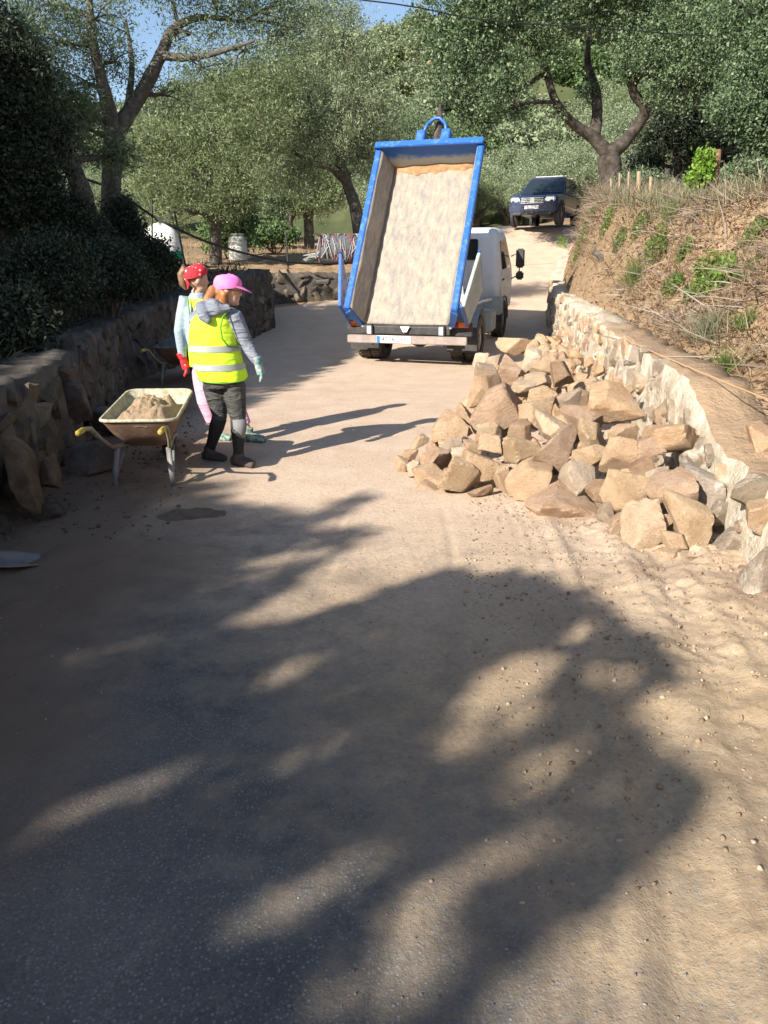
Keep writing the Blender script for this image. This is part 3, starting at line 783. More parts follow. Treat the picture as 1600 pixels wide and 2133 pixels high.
# side boxes, tank, steps between rear wheels and cab
MB().box((0.86, 2.55, 0.52), (0.34, 0.62, 0.40)).build('tool_box', M_GREYPL, truck, bevel=0.03)
MB().tube([(0.80, 2.0, 0.52), (0.80, 1.62, 0.52)], 0.17, 14).build('air_tank', M_WHITE, truck, smooth=True)
MB().tube([(0.72, 1.45, 0.85), (0.95, 1.8, 0.95), (1.0, 2.4, 0.93)], 0.025, 8).build('side_rail', M_WHITE, truck, smooth=True)
MB().box((0.88, 3.32, 0.74), (0.36, 0.34, 0.34)).build('battery_box', M_GREYPL, truck, bevel=0.02)
# cab (forward is +y)
def cab_ring(z, hw, yb, yf, rad=0.12):
    pts = []
    for (cx, cy, a0) in ((hw-rad, yf-rad, 0), (-hw+rad, yf-rad, math.pi/2), (-hw+rad, yb+rad, math.pi), (hw-rad, yb+rad, 1.5*math.pi)):
        for k in range(5):
            a = a0+k*math.pi/8; pts.append(Vector((cx+rad*math.cos(a), cy+rad*math.sin(a), z)))
    return pts
cabR = [cab_ring(0.55, 0.90, 3.72, 5.35), cab_ring(0.62, 0.93, 3.66, 5.42), cab_ring(1.2, 0.94, 3.64, 5.44), cab_ring(1.42, 0.93, 3.64, 5.36), cab_ring(2.02, 0.85, 3.70, 4.92), cab_ring(2.17, 0.79, 3.76, 4.80), cab_ring(2.215, 0.66, 3.9, 4.6)]
cab = MB().rings(cabR).build('cab', M_WHITE, truck, smooth=True)
for sx in (-0.55, -0.33, -0.11, 0.11, 0.33, 0.55):
    MB().box((sx, 3.645, 1.28), (0.05, 0.03, 0.62)).build('back_rib', M_WHITE, cab, bevel=0.01)
MB().box((0, 3.655, 1.80), (0.95, 0.03, 0.40), Matrix.Rotation(-0.08, 3, 'X')).build('rear_window', M_GLASS, cab, bevel=0.05)
for sx in (-1, 1):
    MB().quadbox([Vector((sx*0.925, 3.95, 1.40)), Vector((sx*0.925, 5.0, 1.40)), Vector((sx*0.862, 4.72, 1.95)), Vector((sx*0.862, 4.0, 1.95))],
                 [Vector((sx*0.94, 3.95, 1.40)), Vector((sx*0.94, 5.0, 1.40)), Vector((sx*0.875, 4.72, 1.95)), Vector((sx*0.875, 4.0, 1.95))]).build('side_window', M_GLASS, cab)
    d = MB().box((sx*0.945, 4.45, 0.98), (0.012, 1.15, 0.78)).build('door', M_WHITE, cab, bevel=0.005)
    MB().box((sx*0.962, 4.0, 1.20), (0.03, 0.16, 0.035)).build('door_handle', M_BLACK, cab, bevel=0.008)
    a_ = MB().tube([(sx*0.93, 5.15, 1.62), (sx*1.10, 5.18, 1.70), (sx*1.12, 5.18, 1.25), (sx*0.95, 5.15, 1.15)], 0.014, 8).build('mirror_arm', M_BLACK, cab)
    MB().box((sx*1.13, 5.16, 1.58), (0.19, 0.07, 0.40)).build('mirror', M_BLACK, cab, bevel=0.03)
    MB().box((sx*1.13, 5.17, 1.22), (0.17, 0.07, 0.18)).build('mirror', M_BLACK, cab, bevel=0.03)
    fr = [[Vector((sx*(0.72 if e == 0 else 0.975), 4.25+0.46*math.cos(a), 0.40+0.46*math.sin(a))) for e in (0, 1)] for a in np.linspace(-0.1, math.pi+0.1, 13)]
    MB().rings(fr, closed=False, cap=(False, False)).build('wheel_arch', M_BLACK, cab, smooth=True)
MB().quadbox([Vector((-0.82, 5.40, 1.42)), Vector((0.82, 5.40, 1.42)), Vector((0.74, 4.96, 1.98)), Vector((-0.74, 4.96, 1.98))],
             [Vector((-0.82, 5.375, 1.42)), Vector((0.82, 5.375, 1.42)), Vector((0.74, 4.935, 1.98)), Vector((-0.74, 4.935, 1.98))]).build('windscreen', M_GLASS, cab)
MB().box((0, 3.66, 0.98), (0.9, 0.03, 0.10)).build('back_panel', M_GREYPL, cab)
m = MB()
for q in range(5): m.tube([(R_.uniform(-0.5, 0.6), 3.62, 0.9), (R_.uniform(-0.5, 0.6), 3.45, 0.6), (R_.uniform(-0.4, 0.4), 3.2, 0.7)], 0.014, 6)
m.build('hose', M_BLACK, truck)
# lifting ram and hook arm
M_HOOK = simple("greasy black steel", (0.02, 0.02, 0.02), (0.09, 0.06, 0.045), 8, 0.6)

# the tipped box: its own frame, hinged at the tail; local y runs along the floor, z is its normal
box = empty('tipping_box', (0, 0, 0))
TILT = math.radians(53.5)
box.parent = truck; box.location = (0, 0.02, 0.70); box.rotation_euler = (TILT, 0, 0)
BL, FW, RW, BH = 3.14, 0.73, 0.85, 0.48
FLN = 24
# floor and inner sides as dented sheets
def sheet(name, f, nu, nv, mat, par, th=None):
    vs_ = [f(i/(nu-1), j/(nv-1)) for j in range(nv) for i in range(nu)]
    fs = [(j*nu+i, j*nu+i+1, (j+1)*nu+i+1, (j+1)*nu+i) for j in range(nv-1) for i in range(nu-1)]
    o = MB().add(vs_, fs).build(name, mat, par, smooth=True)
    if th:
        md = o.modifiers.new('t', 'SOLIDIFY'); md.thickness = th; md.offset = 0
    return o
sheet('box_floor', lambda u, v: Vector((-FW+2*FW*u, v*BL, 0.012*math.sin(v*26)*math.sin(u*6.1)+0.008*math.sin(v*61+u*9))), 22, 50, M_BED, box, 0.03)
for sx in (-1, 1):
    def f(u, v, sx=sx):
        h = u*BH; cut = 0.0
        ystart = 0.0 + 0.02*u
        x = FW+(RW-FW)*u + 0.012*math.sin(v*19+sx)*u*(1-u)*4
        return Vector((sx*x, ystart+v*(BL-ystart), h+0.002))
    sheet('box_side', f, 8, 40, M_BED, box, 0.025)
    # outer ribs and rolled top rim
    MB().quadbox([Vector((sx*(RW-0.004), -0.02, BH-0.10)), Vector((sx*(RW+0.10), -0.02, BH-0.10)), Vector((sx*(RW+0.10), BL+0.03, BH-0.10)), Vector((sx*(RW-0.004), BL+0.03, BH-0.10))],
                 [Vector((sx*(RW-0.004), 0.0, BH+0.03)), Vector((sx*(RW+0.10), 0.0, BH+0.03)), Vector((sx*(RW+0.10), BL+0.03, BH+0.03)), Vector((sx*(RW-0.004), BL+0.03, BH+0.03))]).build('rim', M_BLUE, box, bevel=0.012)
    # tail edge of the side: blue strip from floor corner out to the rim
    MB().quadbox([Vector((sx*FW, -0.035, -0.03)), Vector((sx*(FW+0.09), -0.035, -0.03)), Vector((sx*(RW+0.10), -0.035, BH-0.10)), Vector((sx*(RW-0.01), -0.035, BH-0.02))],
                 [Vector((sx*FW, 0.05, -0.03)), Vector((sx*(FW+0.09), 0.05, -0.03)), Vector((sx*(RW+0.10), 0.05, BH-0.10)), Vector((sx*(RW-0.01), 0.05, BH-0.02))]).build('tail_edge', M_BLUE, box, bevel=0.006)
    for q in range(6):
        yy = 0.35+q*0.55
        MB().quadbox([Vector((sx*(FW+0.02), yy, 0.0)), Vector((sx*(FW+0.09), yy, 0.0)), Vector((sx*(RW+0.08), yy, BH-0.1)), Vector((sx*(RW+0.02), yy, BH-0.1))],
                     [Vector((sx*(FW+0.02), yy+0.08, 0.0)), Vector((sx*(FW+0.09), yy+0.08, 0.0)), Vector((sx*(RW+0.08), yy+0.08, BH-0.1)), Vector((sx*(RW+0.02), yy+0.08, BH-0.1))]).build('side_rib', M_BLUE, box)
    MB().quadbox([Vector((sx*(FW+0.018), 0, 0)), Vector((sx*(FW+0.03), 0, 0)), Vector((sx*(RW+0.03), 0, BH-0.08)), Vector((sx*(RW+0.018), 0, BH-0.08))],
                 [Vector((sx*(FW+0.018), BL, 0)), Vector((sx*(FW+0.03), BL, 0)), Vector((sx*(RW+0.03), BL, BH-0.08)), Vector((sx*(RW+0.018), BL, BH-0.08))]).build('outer_side', M_BLUE, box)
hb = MB().quadbox([Vector((-FW-0.02, BL, -0.02)), Vector((FW+0.02, BL, -0.02)), Vector((RW+0.09, BL-0.02, BH+0.06)), Vector((-RW-0.12, BL-0.02, BH+0.06))],
             [Vector((-FW-0.02, BL+0.05, -0.02)), Vector((FW+0.02, BL+0.05, -0.02)), Vector((RW+0.09, BL+0.05, BH+0.06)), Vector((-RW-0.12, BL+0.05, BH+0.06))]).build('headboard', M_HEAD, box)
MB().box((0, BL+0.015, BH+0.085), (2*RW+0.20, 0.12, 0.05)).build('headboard_rim', M_BLUE, box, bevel=0.01)
# soil left in the top corner
so_ = MB()
uu = np.linspace(-FW+0.02, FW-0.02, 40)
r0 = [Vector((u, BL-0.012, 0.055+0.025*math.sin(u*3+1)+0.012*math.sin(u*13))) for u in uu]; r1 = [Vector((u, BL-0.10-0.05*math.sin(u*2.5+2)-0.02*math.sin(u*15)-0.015*math.sin(u*37), 0.016)) for u in uu]
rm_ = [(a+b_)/2+Vector((0, -0.01, 0.006+0.006*math.sin(i*1.1))) for i, (a, b_) in enumerate(zip(r0, r1))]
so_.rings([r0, rm_, r1], closed=False, cap=(False, False)).build('stuck_soil', simple("stuck orange soil", (0.27, 0.15, 0.07), (0.36, 0.23, 0.12), 12, 0.95, bst=0.6, bsc=30), box, smooth=True)
# tail lip, ring lug, hinge lugs
MB().box((0, -0.03, -0.02), (2*FW+0.10, 0.05, 0.035)).build('tail_lip', M_GREYPL, box, bevel=0.008)
for sx in (-0.62, 0.62): MB().box((sx, -0.06, 0.615), (0.085, 0.03, 0.14)).build('hinge_lug', M_PLATE, truck, bevel=0.01)
MB().quadbox([Vector((-0.08, -0.06, 0.675)), Vector((0.08, -0.06, 0.675)), Vector((0.03, -0.06, 0.585)), Vector((-0.03, -0.06, 0.585))],
             [Vector((-0.08, -0.035, 0.675)), Vector((0.08, -0.035, 0.675)), Vector((0.03, -0.035, 0.585)), Vector((-0.03, -0.035, 0.585))]).build('ring_lug', M_PLATE, truck)
# two tail doors swung back along the sides
for sx in (-1, 1):
    x0 = sx*(RW+0.16); x1 = sx*(RW+0.30)
    MB().quadbox([Vector((x0, 0.06, -0.05)), Vector((x1, 0.72, -0.05)), Vector((x1, 0.98, BH+0.1)), Vector((x0, 0.06, BH+0.02))],
                 [Vector((x0+sx*0.05, 0.05, -0.05)), Vector((x1+sx*0.05, 0.72, -0.05)), Vector((x1+sx*0.05, 0.98, BH+0.1)), Vector((x0+sx*0.05, 0.05, BH+0.02))]).build('tail_door', M_GREYPL if sx > 0 else M_BLUE, box, bevel=0.008)
    MB().tube([(sx*(RW+0.165), 0.03, -0.06), (sx*(RW+0.165), 0.03, BH+0.06)], 0.025, 8).build('door_hinge', M_BLUE, box)
    MB().tube([(x1+sx*0.03, 0.74, -0.06), (x1+sx*0.03, 1.0, BH+0.12)], 0.02, 8).build('door_edge', M_BLUE, box)
# bail of the hook lift on the headboard
for sx in (-0.22, 0.22):
    MB().box((sx+0.05, BL+0.17, BH-0.02), (0.15, 0.26, 0.22)).build('bail_bracket', M_BLUE, box, bevel=0.012)
MB().tube([(-0.17, BL+0.25, BH-0.02), (-0.11, BL+0.48, BH), (0.0, BL+0.60, BH), (0.10, BL+0.60, BH), (0.21, BL+0.48, BH), (0.27, BL+0.25, BH-0.02)], 0.03, 10).build('bail_hoop', M_BLUE, box, smooth=True)
# hook arm (part of the truck): runs up behind the box to the bail and ends in a hook
def boxpt(x, y, z):
    q = Matrix.Rotation(TILT, 3, 'X') @ Vector((x, y, z)); return q+Vector((0, 0.02, 0.70))
arm = [boxpt(0.05, 0.6, -0.30), boxpt(0.05, BL-0.3, -0.34), boxpt(0.05, BL+0.18, -0.12), boxpt(0.05, BL+0.35, BH-0.28), boxpt(0.05, BL+0.58, BH-0.22), boxpt(0.06, BL+0.72, BH-0.10), boxpt(0.05, BL+0.92, BH-0.02)]
MB().tube(arm, [0.11, 0.11, 0.12, 0.11, 0.085, 0.055, 0.02], 8).build('hook_arm', M_HOOK, truck)
MB().tube([(0.05, 1.9, 0.72), boxpt(0.05, 1.75, -0.32)], [0.07, 0.05], 12).build('lifting_ram', M_HOOK, truck, smooth=True)

# ------------------------------------------------------------------ parked off-road car
M_CARP = simple("dark blue car paint", (0.022, 0.035, 0.085), rough=0.22, spec=0.6)
M_CARK = simple("grey lower cladding", (0.03, 0.033, 0.04), rough=0.6)
M_LAMP = simple("clear headlamp", (0.85, 0.85, 0.85), rough=0.12, metal=0.4)
M_CHROME = simple("bright trim", (0.7, 0.72, 0.75), rough=0.25, metal=0.9)
cg = P(1112, 470, 31.0)
car = empty('parked_car', (6.25, 31.6, float(baseZ(31.6))+0.02), math.radians(180-25), 0.0)
tag(car, 'dark blue off-road car with pale roof rails parked at the top of the lane', 'car')
def cr(y, hw, zb, zt, top=0.9, zm=None):
    zm = zm if zm is not None else (zb+zt)/2
    return [Vector((-hw*0.9, y, zb)), Vector((-hw, y, zb+0.12)), Vector((-hw, y, zm)), Vector((-hw*0.97, y, zt-0.06)), Vector((-hw*top, y, zt)), Vector((hw*top, y, zt)), Vector((hw*0.97, y, zt-0.06)), Vector((hw, y, zm)), Vector((hw, y, zb+0.12)), Vector((hw*0.9, y, zb))]
# front of the car is +y
MB().rings([cr(-2.25, 0.80, 0.5, 1.02), cr(-2.2, 0.87, 0.42, 1.08), cr(-1.0, 0.90, 0.36, 1.10), cr(0.6, 0.90, 0.36, 1.10), cr(0.95, 0.90, 0.36, 1.08), cr(1.9, 0.88, 0.38, 0.98), cr(2.15, 0.84, 0.40, 0.90), cr(2.24, 0.76, 0.44, 0.80)]).build('body', M_CARP, car, smooth=False, bevel=0.02)
def gr(y0, y1, hw0, hw1): pass
roofv = lambda s=1.0, e=0.0: None
lo4 = [Vector((-0.84, -2.15, 1.08)), Vector((0.84, -2.15, 1.08)), Vector((0.84, 0.95, 1.08)), Vector((-0.84, 0.95, 1.08))]
hi4 = [Vector((-0.66, -1.85, 1.68)), Vector((0.66, -1.85, 1.68)), Vector((0.66, 0.22, 1.68)), Vector((-0.66, 0.22, 1.68))]
gh = MB().quadbox(lo4, hi4).build('greenhouse', M_CARP, car, bevel=0.03)
MB().box((0, -0.82, 1.70), (1.28, 2.0, 0.06)).build('roof', M_CARP, car, bevel=0.025)
def lerp4(a, b_, u, v, w=0.0): return a[0].lerp(a[1], u).lerp(b_[0].lerp(b_[1], u), v)
def pane(a, b_, u0, u1, v0, v1, off, name):
    pts = [lerp4(a, b_, u0, v0), lerp4(a, b_, u1, v0), lerp4(a, b_, u1, v1), lerp4(a, b_, u0, v1)]
    MB().quadbox([p+off*0.2 for p in pts], [p+off for p in pts]).build(name, M_GLASS, car)
pane([lo4[3], lo4[2]], [hi4[3], hi4[2]], 0.06, 0.94, 0.10, 0.92, Vector((0, 0.02, 0.01)), 'windscreen')
pane([lo4[0], lo4[1]], [hi4[0], hi4[1]], 0.08, 0.92, 0.15, 0.9, Vector((0, -0.02, 0.01)), 'rear_window')
for (a, b_, off) in (((lo4[1], lo4[2]), (hi4[1], hi4[2]), Vector((0.018, 0, 0.005))), ((lo4[0], lo4[3]), (hi4[0], hi4[3]), Vector((-0.018, 0, 0.005)))):
    for (u0, u1) in ((0.05, 0.30), (0.34, 0.60), (0.64, 0.92)): pane(a, b_, u0, u1, 0.12, 0.9, off, 'side_window')
for sx in (-1, 1):
    wheel(car, sx*0.80, 1.38, 0.36, 0.36, 0.22, sx); wheel(car, sx*0.80, -1.38, 0.36, 0.36, 0.22, sx)
    for yy in (1.38, -1.38): MB().disc((sx*0.86, yy, 0.38), (1, 0, 0), 0.37, 0.46, 0.10, 24).build('wheel_arch', M_CARK, car)
    hl = MB().box((sx*0.63, 2.17, 0.80), (0.36, 0.14, 0.19), Matrix.Rotation(sx*-0.25, 3, 'Z')).build('headlight', M_LAMP, car, bevel=0.04)
    MB().disc((sx*0.66, 2.24, 0.52), (0, 1, 0), 0.0, 0.075, 0.05, 16).build('fog_lamp', M_LAMP, car)
    MB().box((sx*0.99, 0.72, 1.12), (0.18, 0.10, 0.14)).build('door_mirror', M_CARP, car, bevel=0.03)
    MB().tube([(sx*0.56, -1.7, 1.74), (sx*0.56, -1.65, 1.79), (sx*0.56, 0.0, 1.79), (sx*0.56, 0.08, 1.74)], 0.025, 8).build('roof_rail', M_CHROME, car)
for yy in (-1.3, -0.25): MB().box((0, yy, 1.81), (1.25, 0.08, 0.03)).build('roof_bar', M_CHROME, car, bevel=0.008)
g_ = MB()
for q in range(4): g_.box((0, 2.235, 0.70+q*0.055), (0.82, 0.04, 0.022))
g_.box((0, 2.24, 0.785), (0.16, 0.04, 0.20)); g_.build('grille', M_CHROME, car)
MB().box((0, 2.19, 0.50), (1.66, 0.16, 0.26)).build('front_bumper', M_CARP, car, bevel=0.04)
MB().box((0, 2.23, 0.35), (1.4, 0.12, 0.10)).build('lower_grille', M_CARK, car, bevel=0.02)
MB().box((0, 2.285, 0.555), (0.52, 0.015, 0.12)).build('number_plate', M_PLATE, car)
# ------------------------------------------------------------------ wheelbarrows (local +y is the wheel end)
M_TRAYIN = simple("cement-caked cream tray", (0.46, 0.42, 0.30), (0.25, 0.235, 0.17), 14, 0.85, bst=0.9, bsc=30)
M_TRAYOUT = simple("rusty brown tray", (0.17, 0.10, 0.065), (0.26, 0.17, 0.11), 7, 0.75, bst=0.2)
M_TRAYGR = simple("galvanised grey tray", (0.16, 0.17, 0.18), (0.09, 0.09, 0.09), 6, 0.6)
M_TUBE = simple("cement-spattered tube", (0.30, 0.28, 0.20), (0.17, 0.15, 0.11), 12, 0.7)
M_LEGM = simple("grey barrow leg", (0.22, 0.22, 0.22), (0.14, 0.13, 0.12), 9, 0.6)
M_GRIP = simple("yellow rubber grip", (0.58, 0.41, 0.03), (0.30, 0.22, 0.06), 18, 0.7)
M_SAND = simple("mixed mortar sand", (0.28, 0.195, 0.12), (0.34, 0.245, 0.15), 30, 0.95, bst=0.9, bsc=60)
M_WETM = simple("dark wet mortar", (0.10, 0.10, 0.10), (0.14, 0.135, 0.13), 18, 0.8, bst=0.6, bsc=40)
def barrow(name, loc, rz, tray_in, tray_out, load_m, load_h, seed, label, lip=0.08):
    root = empty(name, loc, rz); tag(root, label, 'wheelbarrow', 'wheelbarrows along the shaded wall')
    # tray outline rings: z, half-width at handle end, at wheel end, y start, y end
    def ring(z, hw0, hw1, y0, y1, lift=0.0, rad=0.09, n=5):
        pts = []
        for (cx, cy, a0) in ((hw1-rad, y1-rad, 0), (-hw1+rad, y1-rad, math.pi/2), (-hw0+rad, y0+rad, math.pi), (hw0-rad, y0+rad, 1.5*math.pi)):
            for k in range(n):
                a = a0+k*math.pi/2/(n-1); x = cx+rad*math.cos(a); y = cy+rad*math.sin(a)
                pts.append(Vector((x, y, z+lift*max(0, (y-y0)/(y1-y0))**2)))
        return pts
    R0 = [ring(0.30, 0.17, 0.14, -0.18, 0.32), ring(0.42, 0.255, 0.24, -0.33, 0.47, 0.03), ring(0.545, 0.32, 0.31, -0.43, 0.58, lip)]
    R1 = [[v*1.0+Vector((0, 0, 0.012)) for v in ring(0.30, 0.155, 0.125, -0.165, 0.305)], ring(0.43, 0.24, 0.225, -0.315, 0.455, 0.03), ring(0.548, 0.305, 0.295, -0.415, 0.565, lip)]
    MB().rings(R0, cap=(True, False)).build('tray', tray_out, root, smooth=True)
    MB().rings(R1, cap=(True, False)).build('tray_lining', tray_in, root, smooth=True)
    rim = ring(0.548, 0.318, 0.308, -0.428, 0.578, lip); MB().tube(rim+[rim[0]], 0.014, 8, cap=False).build('tray_rim', tray_in, root, smooth=True)
    # load heaped inside
    rg = np.random.default_rng(seed); nu, nv = 44, 56
    V = []
    for j in range(nv):
        for i in range(nu):
            u = i/(nu-1)*2-1; v = j/(nv-1)*2-1
            rr_ = max(abs(u), abs(v)); q = math.hypot(u, v)
            # squircle to fill the tray
            k = 1.0 if q == 0 else rr_/q; uu_, vv_ = u*(0.55+0.45*k), v*(0.55+0.45*k)
            y = 0.075+vv_*0.475; hw = 0.292
            e = 1-sstep(0.35, 1.0, rr_)
            z = 0.50 + load_h*float(e) + (0.02*math.sin(9*q+2*u)+0.016*float(fbm(u*3+seed, v*3, 0.5, 80, 3))*1.5+0.02*float(vnoise(u*20, v*20, 1.0, 83)))*(0.3+float(e))
            V.append((uu_*hw, y, z+lip*0.3*max(0, v)))
    F = [(j*nu+i, j*nu+i+1, (j+1)*nu+i+1, (j+1)*nu+i) for j in range(nv-1) for i in range(nu-1)]
    MB().add(V, F).build('load', load_m, root, smooth=True)
    for sx in (-1, 1):
        h = MB().tube([(sx*0.31, -0.98, 0.56), (sx*0.31, -0.84, 0.56), (sx*0.30, -0.70, 0.54), (sx*0.275, -0.52, 0.42), (sx*0.24, -0.36, 0.33), (sx*0.18, 0.0, 0.29), (sx*0.12, 0.4, 0.26), (sx*0.075, 0.78, 0.21)], 0.017, 10).build('handle', M_TUBE, root, smooth=True)
        MB().tube([(sx*0.31, -1.0, 0.56), (sx*0.31, -0.99, 0.56), (sx*0.31, -0.87, 0.56), (sx*0.31, -0.86, 0.56)], [0.017, 0.0215, 0.0215, 0.018], 12).build('grip', M_GRIP, h, smooth=True)
        MB().tube([(sx*0.215, -0.30, 0.31), (sx*0.235, -0.36, 0.16), (sx*0.25, -0.38, 0.0)], [(0.02, 0.03)]*3, 10).build('leg', M_LEGM, root, smooth=True)
        MB().tube([(sx*0.20, -0.02, 0.28), (sx*0.225, -0.16, 0.2), (sx*0.243, -0.35, 0.08)], 0.012, 8).build('leg_brace', M_LEGM, root, smooth=True)
    w = MB().disc((0, 0.78, 0.19), (1, 0, 0), 0.11, 0.19, 0.08, 24).build('wheel', M_TYRE, root)
    MB().disc((0, 0.78, 0.19), (1, 0, 0), 0.02, 0.12, 0.04, 20).build('rim', M_RIM, w)
    MB().tube([(-0.085, 0.78, 0.19), (0.085, 0.78, 0.19)], 0.012, 8).build('axle', M_LEGM, root)
    return root
barrow('wheelbarrow', (-1.85, 5.98, 0.012), math.radians(4), M_TRAYIN, M_TRAYOUT, M_SAND, 0.13, 5, 'loaded wheelbarrow with yellow grips, full of tan sand, beside the women', 0.10).scale = (0.88, 0.88, 0.96)
barrow('wheelbarrow', (-2.92, 11.3, 0.02), math.radians(2), M_TRAYGR, M_TRAYOUT, M_WETM, 0.22, 6, 'farther wheelbarrow heaped with dark mortar in the shade by the wall', 0.05)

# ------------------------------------------------------------------ people
M_SKIN = simple("skin", (0.50, 0.29, 0.20), (0.56, 0.34, 0.24), 20, 0.55)
def mat_fold(name, c, c2, sc, st=0.5, rough=0.85):
    m, n, l, b = new_mat(name); co = objco(n)
    mp = n.new('ShaderNodeMapping'); mp.inputs['Scale'].default_value = (0.7, 0.7, 2.2); l.new(co, mp.inputs[0])
    f = noise(n, l, sc, 3, 0.5, mp.outputs[0], 0.8)
    l.new(mixc(n, l, ramp(n, l, f, 0.35, 0.65), c, c2), b.inputs['Base Color']); b.inputs['Roughness'].default_value = rough
    bump(n, l, b, f, st, 0.035); return m
M_VEST = mat_fold("fluorescent yellow vest", (0.60, 0.92, 0.02), (0.68, 0.96, 0.05), 6, 0.5)
M_BIND = simple("green vest binding", (0.12, 0.32, 0.02), rough=0.8)
M_REFL = simple("silver reflective tape", (0.36, 0.40, 0.38), rough=0.45, metal=0.1)
M_HOOD = mat_fold("grey blue hoodie", (0.14, 0.16, 0.20), (0.23, 0.25, 0.30), 9, 1.0)
M_LEGG = mat_fold("dark grey leggings", (0.03, 0.032, 0.03), (0.07, 0.07, 0.066), 12, 1.0)
M_BLKL = simple("black lower leg panel", (0.014, 0.013, 0.013), rough=0.8)
M_GRYP = simple("grey leg panel", (0.17, 0.17, 0.175), rough=0.8)
M_SHOE = simple("dark muddy boot", (0.045, 0.035, 0.035), (0.08, 0.06, 0.05), 12, 0.8, bst=0.3)
M_CAP = simple("pink cap cloth", (0.80, 0.16, 0.47), (0.86, 0.24, 0.55), 8, 0.85)
M_HAIRC = simple("copper brown hair", (0.26, 0.10, 0.035), (0.36, 0.16, 0.06), 26, 0.5)
M_HAIRB = simple("brown hair", (0.16, 0.085, 0.045), (0.24, 0.135, 0.07), 26, 0.5)
M_GLOVEG = simple("grey and green work glove", (0.30, 0.33, 0.35), (0.06, 0.26, 0.22), 22, 0.8, lo=0.45, hi=0.55)
M_GLOVER = simple("red work glove", (0.55, 0.02, 0.03), rough=0.75)
M_SLEEVE = mat_fold("pale blue knit", (0.26, 0.34, 0.41), (0.33, 0.41, 0.47), 34, 0.35)
M_PINK = mat_fold("pink trousers", (0.62, 0.33, 0.46), (0.68, 0.40, 0.52), 7, 0.6)
M_CAMO = simple("green patterned boot", (0.30, 0.36, 0.30), (0.06, 0.15, 0.13), 30, 0.85, lo=0.45, hi=0.55)
M_SOLE = simple("pale sole", (0.42, 0.38, 0.32), rough=0.85)
def mat_bandana():
    m, n, l, b = new_mat("red spotted bandana"); co = objco(n)
    vo = n.new('ShaderNodeTexVoronoi'); vo.inputs['Scale'].default_value = 24; l.new(co, vo.inputs['Vector'])
    l.new(mixc(n, l, ramp(n, l, vo.outputs['Distance'], 0.2, 0.28), (0.75, 0.55, 0.5), (0.62, 0.02, 0.035)), b.inputs['Base Color']); b.inputs['Roughness'].default_value = 0.85
    return m
M_BAND = mat_bandana()
def hand(parts, wrist, tip_dir, side_dir, scale=1.0, curl=0.35, nrm=None):
    """palm and five separate fingers appended to a blob part list"""
    d = Vector(tip_dir).normalized(); s = Vector(side_dir); s = (s-d*s.dot(d)).normalized(); nrm = d.cross(s)
    w = Vector(wrist); k = scale
    parts.append(('t', [w-d*0.02*k, w+d*0.03*k, w+d*0.085*k], [(0.024*k, 0.024*k), (0.034*k, 0.026*k), (0.036*k, 0.022*k)]))
    for i, (off, L) in enumerate(((-0.030, 0.066), (-0.010, 0.076), (0.010, 0.072), (0.030, 0.056))):
        b0 = w+d*0.075*k+s*off*k; b1 = b0+(d*0.5+nrm*curl*0.3+s*off*3)*L*k; b2 = b1+(d*0.45+nrm*curl)*L*0.75*k
        parts.append(('t', [b0-d*0.02*k, b0, b1, b2], [0.0105*k, 0.0105*k, 0.0095*k, 0.0075*k]))
    b0 = w+d*0.025*k-s*0.026*k; b1 = b0+(d*0.6-s*0.75+nrm*0.2)*0.045*k; b2 = b1+(d*0.85-s*0.25+nrm*0.3)*0.038*k
    parts.append(('t', [b0, b1, b2], [0.013*k, 0.0115*k, 0.009*k]))
    return parts
def ringpts(c, ax, ay, az_rot, n=28):
    """ellipse ring in the horizontal plane"""
    ca, sa = math.cos(az_rot), math.sin(az_rot); out = []
    for j in range(n):
        a = 2*math.pi*j/n; x, y = ax*math.cos(a), ay*math.sin(a)
        out.append(Vector((c.x+x*ca-y*sa, c.y+x*sa+y*ca, c.z)))
    return out
def rot_to(zdir, fwd):
    """matrix whose z is zdir and y is fwd"""
    z = Vector(zdir).normalized(); y = Vector(fwd); y = (y-z*y.dot(z)).normalized(); x = y.cross(z)
    return Matrix((x, y, z)).transposed()
def head_parts(c, R, k=1.0):
    q = lambda x, y, z: c+R@Vector((x*k, y*k, z*k))
    return [('e', q(0, 0.005, 0.02), (0.074*k, 0.094*k, 0.100*k), R), ('e', q(0, 0.035, -0.05), (0.055*k, 0.060*k, 0.068*k), R),
            ('t', [q(0, 0.088, 0.012), q(0, 0.108, -0.022), q(0, 0.088, -0.034)], [0.010*k, 0.016*k, 0.012*k]),
            ('e', q(0, 0.088, -0.060), (0.022*k, 0.012*k, 0.010*k), R), ('e', q(0, 0.080, -0.095), (0.022*k, 0.018*k, 0.018*k), R),
            ('e', q(0.076, -0.012, -0.005), (0.010*k, 0.020*k, 0.030*k), R), ('e', q(-0.076, -0.012, -0.005), (0.010*k, 0.020*k, 0.030*k), R)]

